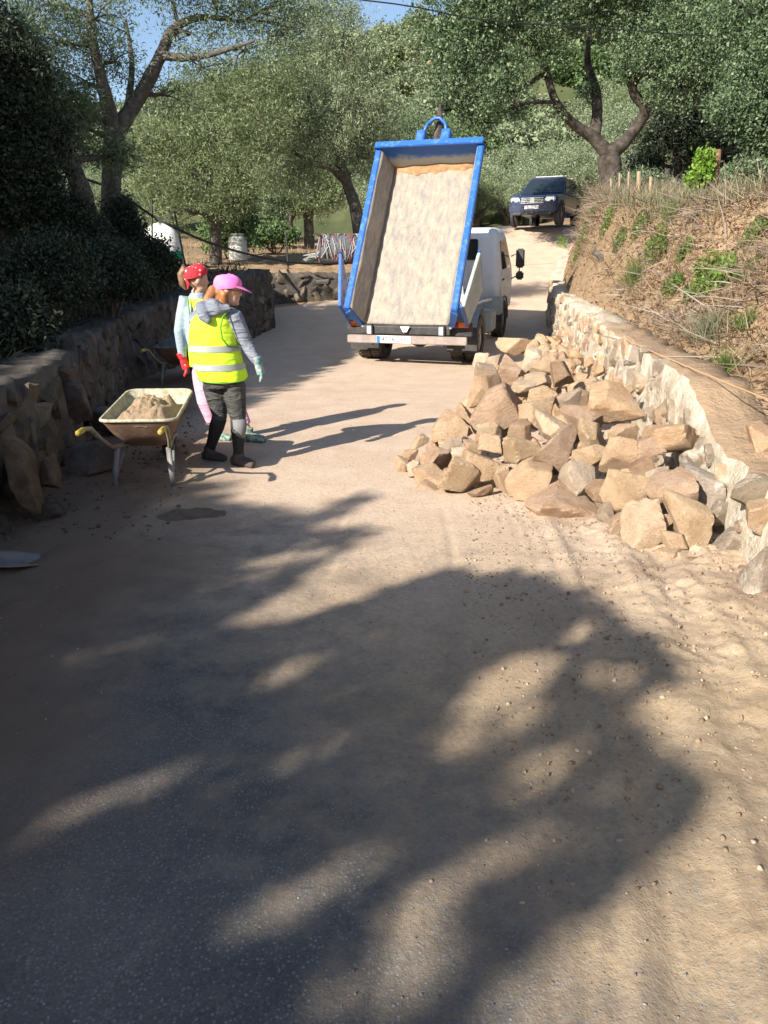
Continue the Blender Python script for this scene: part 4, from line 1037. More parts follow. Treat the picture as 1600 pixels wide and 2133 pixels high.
# --- nearer woman
Y1 = 6.42
def p1(px, py, dy=0.0): return P(px, py, Y1+dy)
w1 = empty('person', (p1(478, 962).x, Y1, 0.012)); tag(w1, 'person in pink cap, yellow vest over grey hoodie and dark leggings, looking right', 'person')
face1 = Vector((0.93, 0.22, -0.12)); R1h = rot_to((0.12, 0, 1), face1)
hc = p1(474, 604)
aR = [p1(489, 662, -0.03), p1(513, 714, -0.02), p1(537, 756, -0.04)]
aL = [p1(412, 664, 0.05), p1(418, 715, 0.22), p1(455, 742, 0.30)]
pel = p1(464, 790)
legL = [p1(446, 806, 0.03), p1(458, 868, 0.03), p1(437, 936, 0.09)]
legR = [p1(487, 806, -0.02), p1(496, 872, -0.05), p1(497, 950, -0.10)]
chest = p1(448, 690); waist = p1(454, 740)
body = head_parts(hc, R1h, 1.02)+[('t', [p1(458, 655), p1(466, 630)], [0.055, 0.052]), ('t', [p1(455, 655), chest, waist, pel], [(0.06, 0.06), (0.13, 0.10), (0.12, 0.10), (0.14, 0.11)])]
for a_ in (aR, aL): body.append(('t', [chest.lerp(a_[0], 0.7)]+a_, [0.05, 0.05, 0.038, 0.026]))
for g_ in (legL, legR): body.append(('t', [pel]+g_, [0.09, 0.085, 0.05, 0.035]))
hand(body, aR[2], (0.28, 0.05, -1), (0.2, -1, 0)); hand(body, aL[2], (0.6, 0.3, -0.5), (0.2, -1, 0))
blob('body', body, M_SKIN, w1, 0.009, 3)
hood = [('t', [p1(452, 650), p1(448, 672), chest, waist, p1(462, 782)], [(0.09, 0.09), (0.155, 0.11), (0.165, 0.125), (0.16, 0.125), (0.165, 0.13)]),
        ('t', [p1(470, 655, -0.02), aR[0], aR[0].lerp(aR[1], 0.5), aR[1], aR[1].lerp(aR[2], 0.55), aR[2].lerp(aR[1], 0.06), aR[2].lerp(aR[1], 0.02)], [0.075, 0.076, 0.066, 0.057, 0.050, 0.040, 0.036]),
        ('t', [p1(430, 655, 0.02), aL[0], aL[1], aL[2]], [0.08, 0.078, 0.06, 0.045])]
blob('hoodie', hood, M_HOOD, w1, 0.011, 4)
# hood lying on the back
hd = [('e', p1(440, 640, -0.10), (0.115, 0.065, 0.075), rot_to((0.35, 0.2, 1), (0.6, 0.8, 0))), ('t', [p1(418, 632, -0.11), p1(426, 660, -0.17), p1(437, 672, -0.185)], [0.05, 0.05, 0.022]), ('t', [p1(432, 630, -0.1), p1(455, 648, -0.135), p1(478, 640, -0.10)], [0.045, 0.045, 0.035])]
blob('hood', hd, M_HOOD, w1, 0.010, 3)
# vest: torso shell open at neck and arms
tw = math.radians(14)
vprof = [(p1(450, 648), 0.105, 0.115), (p1(449, 656), 0.165, 0.135), (p1(447, 668), 0.190, 0.150), (p1(444, 690), 0.200, 0.162), (p1(446, 715), 0.203, 0.165), (p1(450, 740), 0.205, 0.168), (p1(456, 760), 0.207, 0.172), (p1(463, 779), 0.205, 0.175), (p1(465, 786), 0.203, 0.172)]
vr = []
for i, (c, ax, ay) in enumerate(vprof):
    ring = ringpts(c, ax, ay, tw, 36)
    ring = [v+Vector((0, 0, -0.012*math.sin(j*0.9+i*0.7)*0.4 + (0.02*math.sin(j/36*2*math.pi) if i > 6 else 0))) + Vector((0.006*math.sin(j*1.7+i), 0.006*math.cos(j*1.3+i*2), 0)) for j, v in enumerate(ring)]
    vr.append(ring)
vest = MB().rings(vr, cap=(False, False)).build('vest', M_VEST, w1, smooth=True, rel=True)
vest.modifiers.new('sub', 'SUBSURF').levels = 1; vest.modifiers['sub'].render_levels = 1
def band(cols, f, grow, hgt, name, mat):
    i = min(int(f), len(vprof)-2); t = f-i; a, b_ = vprof[i], vprof[i+1]
    c = a[0].lerp(b_[0], t); ax = a[1]+(b_[1]-a[1])*t+grow; ay = a[2]+(b_[2]-a[2])*t+grow
    rr_ = [ringpts(c+Vector((0, 0, dz)), ax, ay, tw, 36) for dz in (-hgt/2, hgt/2)]
    MB().rings(rr_, cap=(False, False)).build(name, mat, w1, smooth=True, rel=True)
band(0, 4.35, 0.007, 0.050, 'reflective_band', M_REFL); band(0, 6.1, 0.007, 0.050, 'reflective_band', M_REFL)
hem = ringpts(vprof[-1][0]-Vector((0, 0, 0.004)), 0.206, 0.175, tw, 36); hem = [v+Vector((0, 0, 0.02*math.sin(j/36*2*math.pi))) for j, v in enumerate(hem)]
MB().tube(hem+[hem[0]], 0.006, 6, cap=False).build('hem_binding', M_BIND, w1, smooth=True, rel=True)
# arm opening of the vest on the right: sleeve stands clear of a bound edge
arc = [p1(478, 646, -0.09), p1(464, 660, -0.165), p1(459, 682, -0.19), p1(463, 706, -0.19), p1(476, 722, -0.165), p1(497, 724, -0.06)]
MB().tube(arc, 0.007, 6).build('arm_binding', M_BIND, w1, smooth=True, rel=True)
sl = [('t', [p1(470, 660, -0.10), p1(473, 685, -0.115), p1(478, 708, -0.10)], [(0.055, 0.05), (0.06, 0.05), (0.05, 0.045)])]
# leggings, lower panels, boots
lg = [('t', [p1(461, 768), p1(464, 790), p1(466, 806)], [(0.165, 0.13), (0.178, 0.15), (0.16, 0.14)]),
      ('t', [p1(448, 796, 0.02), legL[0], legL[0].lerp(legL[1], 0.5), legL[1], legL[1].lerp(legL[2], 0.35)], [0.095, 0.098, 0.082, 0.062, 0.060]),
      ('t', [p1(485, 796, -0.02), legR[0], legR[0].lerp(legR[1], 0.5), legR[1], legR[1].lerp(legR[2], 0.4)], [0.095, 0.102, 0.086, 0.066, 0.064])]
blob('leggings', lg, M_LEGG, w1, 0.010, 4)
for (g_, nm) in ((legL, 0), (legR, 1)):
    a_, b_ = g_[1], g_[2]
    pts = [a_.lerp(b_, t) for t in (0.05, 0.3, 0.6, 0.85, 1.0)]
    MB().tube(pts, [0.064, 0.064, 0.052, 0.044, 0.046], 16).build('lower_leg_panel', M_BLKL, w1, smooth=True, rel=True)
MB().tube([legR[1].lerp(legR[2], 0.02)+Vector((0.010, -0.012, 0)), legR[1].lerp(legR[2], 0.25)+Vector((0.014, -0.014, 0)), legR[1].lerp(legR[2], 0.52)+Vector((0.026, -0.006, 0))], [0.063, 0.061, 0.032], 16).build('grey_leg_panel', M_GRYP, w1, smooth=True, rel=True)
def boot(nm, ank, fwd, mat, par, L=0.25, sole=None):
    f = Vector(fwd); f.z = 0; f.normalize(); gz = 0.012
    A = Vector((ank.x, ank.y, 0)); up = Vector((0, 0, 1))
    pr = [('t', [A+up*(ank.z+0.03), A+up*0.10, A-f*0.01+up*0.055], [0.052, 0.05, 0.05]),
          ('t', [A-f*0.07+up*(gz+0.045), A+up*(gz+0.05), A+f*(L*0.4)+up*(gz+0.042), A+f*(L-0.09)+up*(gz+0.032)], [(0.038, 0.042), (0.048, 0.048), (0.046, 0.040), (0.036, 0.028)])]
    o = blob(nm, pr, mat, par, 0.010, 3)
    if sole:
        MB().tube([A-f*0.10+up*(gz+0.004), A+up*(gz+0.004), A+f*(L*0.45)+up*(gz+0.004), A+f*(L-0.065)+up*(gz+0.006)], [(0.03, 0.012), (0.047, 0.012), (0.049, 0.012), (0.03, 0.01)], 12).build('sole', sole, par, rel=True)
    return o
boot('boot', legL[2], (0.8, -0.35, 0), M_SHOE, w1); boot('boot', legR[2], (0.85, -0.45, 0), M_SHOE, w1)
g1 = hand([], aR[2], (0.28, 0.05, -1), (0.25, -1, 0), 1.12, 0.4); g1.append(('t', [aR[2]+Vector((-0.012, 0, 0.05)), aR[2]], [0.045, 0.037]))
blob('glove', g1, M_GLOVEG, w1, 0.0065, 2)
# cap, hair, glasses
q1 = lambda x, y, z: hc+R1h@Vector((x, y, z))
capr = []
for (z, a_, b_, yo) in ((0.015, 0.094, 0.112, 0.0), (0.05, 0.096, 0.114, 0.0), (0.080, 0.088, 0.106, -0.003), (0.105, 0.066, 0.084, -0.008), (0.119, 0.034, 0.046, -0.010), (0.122, 0.006, 0.008, -0.010)):
    capr.append([q1(a_*math.cos(2*math.pi*j/28), yo+b_*math.sin(2*math.pi*j/28), z+0.02*math.sin(2*math.pi*j/28)*(1 if z < 0.03 else 0.3)) for j in range(28)])
capo = MB().rings(capr, cap=(False, True)).build('cap', M_CAP, w1, smooth=True, rel=True)
vis = []
for j in range(13):
    a_ = math.pi*(0.10+0.80*j/12); e = math.sin((a_-math.pi*0.1)/0.8)
    vis.append((q1(0.090*math.cos(a_), 0.106*math.sin(a_), 0.038), q1(0.088*math.cos(a_), 0.106*math.sin(a_)+0.088*max(0, e), 0.022-0.012*max(0, e)+0.014*math.cos(a_*2))))
mv = MB(); up_ = R1h@Vector((0, 0, 0.007)); n_ = len(vis)
mv.add([a for a, b_ in vis]+[b_ for a, b_ in vis]+[a+up_ for a, b_ in vis]+[b_+up_ for a, b_ in vis],
       [(i, i+1, n_+i+1, n_+i) for i in range(n_-1)]+[(2*n_+i, 3*n_+i, 3*n_+i+1, 2*n_+i+1) for i in range(n_-1)]+[(n_+i, n_+i+1, 3*n_+i+1, 3*n_+i) for i in range(n_-1)])
mv.build('visor', M_CAP, w1, smooth=True, rel=True)
hair = [('e', q1(0, -0.035, -0.01), (0.082, 0.078, 0.075), R1h), ('t', [q1(-0.02, -0.085, 0.0), p1(444, 604, -0.04), p1(432, 628, -0.09), p1(421, 641, -0.13)], [0.04, 0.042, 0.042, 0.018]), ('t', [q1(0.01, -0.07, -0.04), p1(452, 632, -0.05), p1(447, 645, -0.09)], [0.04, 0.042, 0.025]),
        ('t', [q1(0.055, 0.02, 0.01), q1(0.07, -0.03, -0.03), p1(466, 634, -0.05)], [0.02, 0.028, 0.03])]
blob('hair', hair, M_HAIRC, w1, 0.009, 2)
gm = MB()
for sx in (-1, 1): gm.tube([q1(sx*0.035+0.024*math.cos(t), 0.100, 0.004+0.019*math.sin(t)) for t in np.linspace(0, 2*math.pi, 13)], 0.0028, 6); gm.tube([q1(sx*0.058, 0.098, 0.006), q1(sx*0.085, -0.01, 0.008)], 0.0028, 6)
gm.build('glasses', M_INK, w1, rel=True)

# --- woman behind
Y2 = 7.28
def p2(px, py, dy=0.0): return P(px, py, Y2+dy)
w2 = empty('person', (p2(470, 915).x, Y2, 0.012)); tag(w2, 'person in red bandana, pale blue sleeves and pink trousers, half hidden behind the other', 'person')
R2h = rot_to((0.05, 0, 1), (0.80, 0.55, -0.1)); hc2 = p2(410, 583)
q2 = lambda x, y, z: hc2+R2h@Vector((x, y, z))
b2L = [p2(386, 624, -0.05), p2(374, 690, -0.08), p2(381, 746, -0.05)]
b2R = [p2(445, 630, 0.1), p2(455, 690, 0.2), p2(470, 735, 0.25)]
pel2 = p2(437, 762)
l2L = [p2(422, 775), p2(428, 836, -0.02), p2(448, 892, 0.02)]; l2R = [p2(455, 775, 0.05), p2(490, 835, 0.03), p2(517, 897, 0.0)]
bod2 = head_parts(hc2, R2h, 1.0)+[('t', [p2(412, 628), p2(410, 604)], [0.056, 0.052]), ('t', [p2(414, 625), p2(416, 665), p2(424, 710), pel2], [(0.06, 0.06), (0.14, 0.10), (0.12, 0.10), (0.14, 0.11)])]
for a_ in (b2L, b2R): bod2.append(('t', [p2(414, 640)]+a_, [0.05, 0.05, 0.036, 0.026]))
for g_ in (l2L, l2R): bod2.append(('t', [pel2]+g_, [0.09, 0.085, 0.05, 0.035]))
hand(bod2, b2L[2], (0.25, 0.1, -1), (0.2, -1, 0)); hand(bod2, b2R[2], (0.4, 0.1, -1), (0.2, -1, 0))
blob('body', bod2, M_SKIN, w2, 0.010, 3)
blob('shirt', [('t', [p2(411, 610), p2(412, 624), p2(415, 645), p2(418, 680), p2(428, 730), p2(434, 756)], [(0.066, 0.066), (0.09, 0.085), (0.165, 0.115), (0.165, 0.125), (0.155, 0.125), (0.165, 0.13)]),
      ('t', [p2(400, 632, -0.03), b2L[0], b2L[0].lerp(b2L[1], 0.5), b2L[1], b2L[1].lerp(b2L[2], 0.5), b2L[2]], [0.065, 0.066, 0.060, 0.052, 0.047, 0.039]), ('t', [p2(430, 634, 0.05)]+b2R, [0.07, 0.072, 0.055, 0.04])], M_SLEEVE, w2, 0.011, 4)
vp2 = [(p2(413, 622), 0.115, 0.105), (p2(416, 634), 0.155, 0.125), (p2(420, 655), 0.170, 0.14), (p2(423, 690), 0.172, 0.145), (p2(428, 725), 0.172, 0.148), (p2(434, 762), 0.178, 0.152)]
MB().rings([ringpts(c, ax, ay, math.radians(-20), 32) for (c, ax, ay) in vp2], cap=(False, False)).build('vest', M_VEST, w2, smooth=True, rel=True)
MB().rings([ringpts(vp2[3][0].lerp(vp2[4][0], 0.25)+Vector((0, 0, dz)), 0.178, 0.152, math.radians(-20), 32) for dz in (-0.03, 0.03)], cap=(False, False)).build('reflective_band', M_REFL, w2, smooth=True, rel=True)
MB().tube([p2(390, 618, -0.12), p2(393, 640, -0.16), p2(397, 670, -0.17), p2(399, 700, -0.165), p2(393, 722, -0.16)], 0.007, 6).build('arm_binding', M_BIND, w2, smooth=True, rel=True)
blob('trousers', [('t', [p2(432, 745), p2(437, 765), p2(438, 780)], [(0.15, 0.12), (0.165, 0.135), (0.15, 0.13)]),
      ('t', [p2(424, 768), l2L[0], l2L[0].lerp(l2L[1], 0.5), l2L[1], l2L[1].lerp(l2L[2], 0.75)], [0.09, 0.105, 0.095, 0.080, 0.062]), ('t', [p2(452, 768, 0.04), l2R[0], l2R[1], l2R[1].lerp(l2R[2], 0.8)], [0.09, 0.10, 0.074, 0.058])], M_PINK, w2, 0.011, 4)
boot('boot', l2L[2], (0.85, -0.2, 0), M_CAMO, w2, sole=M_SOLE); boot('boot', l2R[2], (0.9, -0.25, 0), M_CAMO, w2, L=0.27, sole=M_SOLE)
g2 = hand([], b2L[2], (0.25, 0.1, -1), (0.3, -1, 0), 1.2, 0.5); g2.append(('t', [b2L[2]+Vector((-0.01, 0, 0.05)), b2L[2]], [0.05, 0.04]))
blob('glove', g2, M_GLOVER, w2, 0.007, 2)
hair2 = [('e', q2(0, -0.015, 0.04), (0.082, 0.094, 0.088), R2h), ('t', [q2(-0.005, -0.10, 0.06), p2(386, 556, -0.03), p2(378, 572, -0.05), p2(381, 592, -0.05), p2(388, 604, -0.05)], [0.035, 0.036, 0.04, 0.034, 0.012])]
blob('hair', hair2, M_HAIRB, w2, 0.009, 2)
bb = [[q2(a_*math.cos(2*math.pi*j/28), -0.012+b_*math.sin(2*math.pi*j/28), z+(0.03*math.sin(2*math.pi*j/28) if k < 2 else 0.012*math.sin(2*math.pi*j/28))) for j in range(28)] for k, (z, a_, b_) in enumerate(((0.030, 0.088, 0.108), (0.06, 0.091, 0.110), (0.092, 0.084, 0.104), (0.118, 0.062, 0.080), (0.132, 0.030, 0.040), (0.135, 0.006, 0.008)))]
MB().rings(bb, cap=(False, True)).build('bandana', M_BAND, w2, smooth=True, rel=True)
blob('bandana_knot', [('e', q2(0, -0.115, 0.03), (0.02, 0.018, 0.02)), ('t', [q2(0.005, -0.118, 0.03), p2(393, 592, -0.09), p2(391, 603, -0.10)], [0.012, 0.016, 0.006])], M_BAND, w2, 0.006, 2)

# ------------------------------------------------------------------ small things about the place
M_CABLE = simple("black cable", (0.015, 0.015, 0.016), rough=0.6)
M_DRUM = simple("white plastic drum", (0.66, 0.66, 0.62), (0.5, 0.45, 0.38), 4, 0.5, lo=0.55, hi=0.75)
M_RUST = simple("rusty iron", (0.16, 0.075, 0.045), (0.26, 0.13, 0.08), 12, 0.85)
M_WOOD = simple("weathered wood", (0.30, 0.22, 0.14), (0.40, 0.31, 0.21), 14, 0.9, bst=0.3)
# white drum
dc = G(497, 545); dc = P(497, 545, 25.0); dz = Hs(dc.x, 25.0)
drum = empty('plastic_drum', (dc.x, 25.0, dz)); tag(drum, 'white plastic drum with a lid standing in the field behind the wall', 'drum')
prof = [(0.0, 0.27), (0.04, 0.29), (0.22, 0.285), (0.25, 0.305), (0.28, 0.285), (0.5, 0.285), (0.53, 0.305), (0.56, 0.285), (0.66, 0.28), (0.72, 0.22), (0.74, 0.21)]
MB().rings([[Vector((r*math.cos(2*math.pi*j/24), r*math.sin(2*math.pi*j/24), z)) for j in range(24)] for z, r in prof]).build('barrel', M_DRUM, drum, smooth=True)
MB().disc((0, 0, 0.765), (0, 0, 1), 0.0, 0.235, 0.05, 24).build('lid', M_DRUM, drum)
for sx in (-1, 1): MB().tube([(sx*0.24, 0, 0.66), (sx*0.31, 0, 0.70), (sx*0.25, 0, 0.76)], 0.018, 8).build('handle', M_DRUM, drum)
# big white sack on the left with green cloth around its base
sc_ = P(338, 500, 21.0); sz = Hs(sc_.x, 21.0)
sack = empty('bulk_sack', (sc_.x, 21.0, sz)); tag(sack, 'large white bulk sack with a green cloth round its middle behind the shaded bank', 'sack')
M_SACK = mat_fold("white woven sack", (0.60, 0.60, 0.57), (0.68, 0.68, 0.66), 5, 0.6)
sk = []
for (z, r) in ((0.0, 0.40), (0.1, 0.46), (0.4, 0.48), (0.7, 0.44), (0.95, 0.36), (1.08, 0.2), (1.12, 0.06)):
    sk.append([Vector((r*(1+0.10*math.sin(3*a+z*4)+0.05*math.sin(7*a+z*9))*math.cos(a), r*(1+0.08*math.cos(4*a+z*5))*math.sin(a), z+0.05*math.sin(2*a+1)*(z > 0.5))) for a in np.linspace(0, 2*math.pi, 28, endpoint=False)])
MB().rings(sk).build('bag', M_SACK, sack, smooth=True)
MB().rings([[Vector((0.49*(1+0.10*math.sin(3*a+z*4)+0.05*math.sin(7*a+z*9))*math.cos(a), 0.49*(1+0.08*math.cos(4*a+z*5))*math.sin(a), z+0.06*math.sin(a*2))) for a in np.linspace(0, 2*math.pi, 28, endpoint=False)] for z in (0.30, 0.42, 0.52)], cap=(False, False)).build('cloth', simple("green cloth", (0.03, 0.30, 0.20), rough=0.8), sack, smooth=True)
# rolled bundle of striped mesh with loose white ends
bc = P(700, 528, 23.6); bz = Hs(bc.x, 23.6)
roll = empty('mesh_roll', (bc.x, 23.6, bz), math.radians(8)); tag(roll, 'fat roll of grey netting with red and white strands left of the tipped box', 'netting roll')
MB().tube([(-0.50, 0, 0.40), (-0.44, 0, 0.40), (0.5, 0, 0.40), (0.75, 0, 0.38)], [0.28, 0.38, 0.40, 0.34], 24).build('core', simple("dark grey netting", (0.06, 0.065, 0.075), (0.14, 0.14, 0.15), 30, 0.85, bst=0.7, bsc=60), roll, smooth=True)
cols = [simple("red strand", (0.22, 0.05, 0.055), rough=0.8), simple("white strand", (0.34, 0.34, 0.34), rough=0.8), simple("grey strand", (0.22, 0.23, 0.25), rough=0.7)]
mbs = [MB(), MB(), MB()]
for q in range(90):
    x0 = R_.uniform(-0.46, 0.62); a0 = R_.uniform(0, 6.28); ln = R_.uniform(0.6, 1.8); sl_ = R_.uniform(-0.22, 0.22)
    mbs[q % 3].tube([(x0+sl_*t, 0.405*math.cos(a0+ln*t), 0.405+0.408*math.sin(a0+ln*t)) for t in np.linspace(0, 1, 7)], R_.uniform(0.010, 0.018), 5)
for mm, nm, mt in zip(mbs, ('red_strands', 'white_strands', 'grey_strands'), cols): tag(mm.build(nm, mt, roll), kind='stuff')
mm = MB()
for q in range(9): mm.tube([(-0.42, R_.uniform(-0.3, 0.1), R_.uniform(0.1, 0.4)), (-0.62, R_.uniform(-0.5, 0.0), R_.uniform(0.08, 0.3)), (-0.85-R_.uniform(0, 0.15), R_.uniform(-0.6, 0), R_.uniform(0.02, 0.22))], 0.014, 6)
tag(mm.build('loose_ends', cols[1], roll), kind='stuff')
# thin fence posts on the left, hose, overhead cable, builder's line
for (px, pt, pb, Y, lean, lab) in ((597, 478, 566, 21.6, -0.06, 'thin black iron post beside the netting roll'), (372, 440, 555, 17.5, -0.22, 'thin leaning iron post in front of the white sack'), (316, 415, 545, 17.9, 0.0, 'thin upright iron post left of the white sack')):
    t = P(px, pt, Y); b_ = P(px, pb, Y); b_.x += -lean*0.8; zz = Hs(b_.x, Y)-0.05
    tag(MB().tube([(b_.x, Y, min(zz, b_.z)), (t.x+lean*0.4, Y, t.z)], 0.022, 6).build('fence_post', M_CABLE), lab, 'post', 'iron posts along the field')
hose = [P(40, 382, 15.5), P(130, 368, 15.8), P(200, 380, 16.4), P(262, 412, 17.4), P(318, 450, 17.9), P(372, 478, 17.6), P(440, 507, 18.6), P(520, 530, 20.0), P(597, 545, 21.6), P(650, 549, 22.6), P(720, 546, 23.2), P(800, 540, 24)]
def smoothline(pts, n=6):
    out = []
    for i in range(len(pts)-1):
        p0, p1_, p2_, p3 = pts[max(i-1, 0)], pts[i], pts[i+1], pts[min(i+2, len(pts)-1)]
        for k in range(n):
            t = k/n; out.append(0.5*((2*p1_)+(p2_-p0)*t+(2*p0-5*p1_+4*p2_-p3)*t*t+(3*p1_-p0-3*p2_+p3)*t**3))
    return out+[pts[-1]]
tag(MB().tube(smoothline(hose), 0.028, 8).build('water_hose', M_CABLE, smooth=True), 'black hose slung low along the field edge above the left wall', 'hose')
oc = [P(-300, -95, 17), P(740, -2, 19), P(1000, 40, 20.5), P(1300, 62, 22), P(1600, 78, 24), P(2400, 90, 30)]
tag(MB().tube(smoothline(oc), 0.014, 6).build('overhead_cable', M_CABLE, smooth=True), 'black overhead cable crossing before the oak crown', 'cable')
ln_ = [P(1215, 668, 10.6), P(1250, 686, 9.3), P(1300, 706, 8.2), P(1400, 750, 6.5), P(1600, 832, 4.75), P(1800, 905, 3.8)]
tag(MB().tube(smoothline(ln_), 0.004, 5).build('builders_line', simple("orange cord", (0.62, 0.33, 0.18), rough=0.7)), 'taut orange builders line stretched along the right wall', 'cord')
# posts on the right ridge
for j, (px, pt, pb, Y, r, mt, lab) in enumerate((
    (1497, 311, 402, 14.2, 0.045, M_RUST, 'leaning rust-brown post on the ridge right of the green shrub'),
    (1331, 357, 402, 16.5, 0.04, M_WOOD, 'short pale wooden post on the ridge, nearest the oak trunk on its right'),
    (1310, 358, 400, 17.2, 0.022, M_WOOD, 'thin wooden stake right behind the oak trunk'),
    (1291, 360, 402, 17.8, 0.022, M_WOOD, 'thin wooden stake in front of the oak trunk, right of its middle'),
    (1273, 372, 402, 18.4, 0.018, M_WOOD, 'thinnest grey stake in front of the oak trunk'),
    (1356, 368, 402, 15.8, 0.03, M_WOOD, 'grey weathered post on the ridge right of the pale wooden post'))):
    t = P(px, pt, Y); b_ = P(px-(5 if j == 0 else 0), pb, Y)
    zz = min(Hs(b_.x, Y)-0.05, b_.z)
    tag(MB().tube([(b_.x, Y, zz), (t.x, Y, t.z)], r, 8).build('fence_post', mt), lab, 'post', 'fence posts on the ridge')
# dirt pile and shovel blade in the shade, lower left
dp = G(385, 1078); nu = 40; V = []
for j in range(nu):
    for i in range(nu):
        u, v = i/(nu-1)*2-1, j/(nu-1)*2-1; q = math.hypot(u, v)
        q = q*(1+0.55*float(fbm(u*1.5+5, v*1.5, 0.6, 96, 3)))
        z = 0.075*max(0, 1-q)**1.3*(1+0.6*float(fbm(u*2, v*2, 0.7, 90, 3))) + 0.02*float(fbm(u*9, v*9, 0.8, 93, 2))*max(0, 1-q)
        V.append((dp.x+u*0.36, dp.y+v*0.30, RoadZ(dp.x, dp.y)+z-0.008-0.03*max(0, q-0.9)))
F = [(j*nu+i, j*nu+i+1, (j+1)*nu+i+1, (j+1)*nu+i) for j in range(nu-1) for i in range(nu-1)]
tag(MB().add(V, F).build('dirt_pile', simple("dark damp soil", (0.10, 0.07, 0.045), (0.16, 0.11, 0.075), 18, 0.95, bst=0.8, bsc=40), smooth=True), 'small flat pile of dark soil on the road in the shade', 'dirt pile')
sv = G(20, 1190); shovel = empty('shovel', (sv.x, sv.y, 0.02), math.radians(20)); tag(shovel, 'grey metal shovel lying on the road at the left picture edge', 'shovel')
M_SHOV = simple("worn shovel steel", (0.16, 0.15, 0.15), (0.24, 0.19, 0.15), 9, 0.5, metal=0.3)
sheet('blade', lambda u, v: Vector((-0.16+0.32*v, (u-0.5)*0.26*(1-0.45*max(0, v-0.55)**1.2*2), 0.05-0.05*v+0.10*(u-0.5)**2*1.2)), 12, 14, M_SHOV, shovel, 0.006)
MB().tube([(-0.14, 0, 0.055), (-0.3, 0.0, 0.075), (-1.4, 0.06, 0.06)], [0.024, 0.02, 0.018], 10).build('handle', M_WOOD, shovel, smooth=True)
# slate lying on the left wall top
tag(px_rock(236, 641, 40, 10, 11.6, (0.2, 0.2, 0.21), 'flat_stone', seed=140, mat=M_DSTONE), 'flat dark stone lying on top of the shaded left wall', 'stone')
# ------------------------------------------------------------------ trees
M_BARK = simple("olive bark", (0.06, 0.053, 0.044), (0.13, 0.115, 0.095), 10, 0.95, bst=1.0, bsc=30, world_co=True)
M_OAKB = simple("oak bark", (0.028, 0.021, 0.016), (0.085, 0.072, 0.058), 5, 0.95, bst=1.0, bsc=18, world_co=True)
M_OLIVE = leaf_mat("olive leaves", (0.075, 0.115, 0.05), (0.15, 0.21, 0.105), (0.29, 0.34, 0.22), 0.35)
M_OLIVE2 = leaf_mat("lighter olive leaves", (0.10, 0.14, 0.055), (0.20, 0.25, 0.115), (0.33, 0.37, 0.22), 0.38)  # lighter olive tone; on distant crowns it also stands for haze
M_OAK = leaf_mat("holm oak leaves", (0.04, 0.075, 0.032), (0.11, 0.17, 0.08), (0.24, 0.30, 0.18), 0.25)
M_PALE = leaf_mat("pale olive leaves lightened for haze", (0.13, 0.17, 0.09), (0.24, 0.29, 0.165), (0.36, 0.41, 0.27), 0.35)  # pale olive tone; on distant trees the paleness stands in for haze
M_DARK = leaf_mat("evergreen leaves darkened for shade", (0.012, 0.02, 0.010), (0.024, 0.036, 0.018), (0.05, 0.062, 0.036), 0.1)  # leaf colour darkened so that crowns and bushes read as shaded
M_BUSH = leaf_mat("green bush leaves", (0.055, 0.11, 0.035), (0.12, 0.19, 0.07), (0.21, 0.28, 0.13), 0.32)
M_LIME = leaf_mat("bright green leaves", (0.10, 0.20, 0.02), (0.19, 0.33, 0.04), (0.30, 0.42, 0.09), 0.35)

def poly_in(px, py, poly):
    poly = np.asarray(poly, float); ins = np.zeros(len(px), bool); n = len(poly)
    for i in range(n):
        (x1, y1), (x2, y2) = poly[i], poly[(i+1) % n]
        if y1 == y2: continue
        c = ((y1 > py) != (y2 > py)) & (px < (x2-x1)*(py-y1)/(y2-y1)+x1)
        ins ^= c
    return ins
def shadow_px(pts):
    """photo pixel on which the shadow of each point falls (flat ground)"""
    pts = np.asarray(pts); t = pts[:, 2]/SUN.z
    gx_, gy_ = pts[:, 0]-SUN.x*t, pts[:, 1]-SUN.y*t
    dep = gy_*cp + CAM_H*sp_; up = gy_*sp_ - CAM_H*cp
    ok = dep > 0.3; dep = np.where(ok, dep, 1)
    return 800+FPX*gx_/dep, 1066.5-FPX*up/dep, ok, gx_, gy_
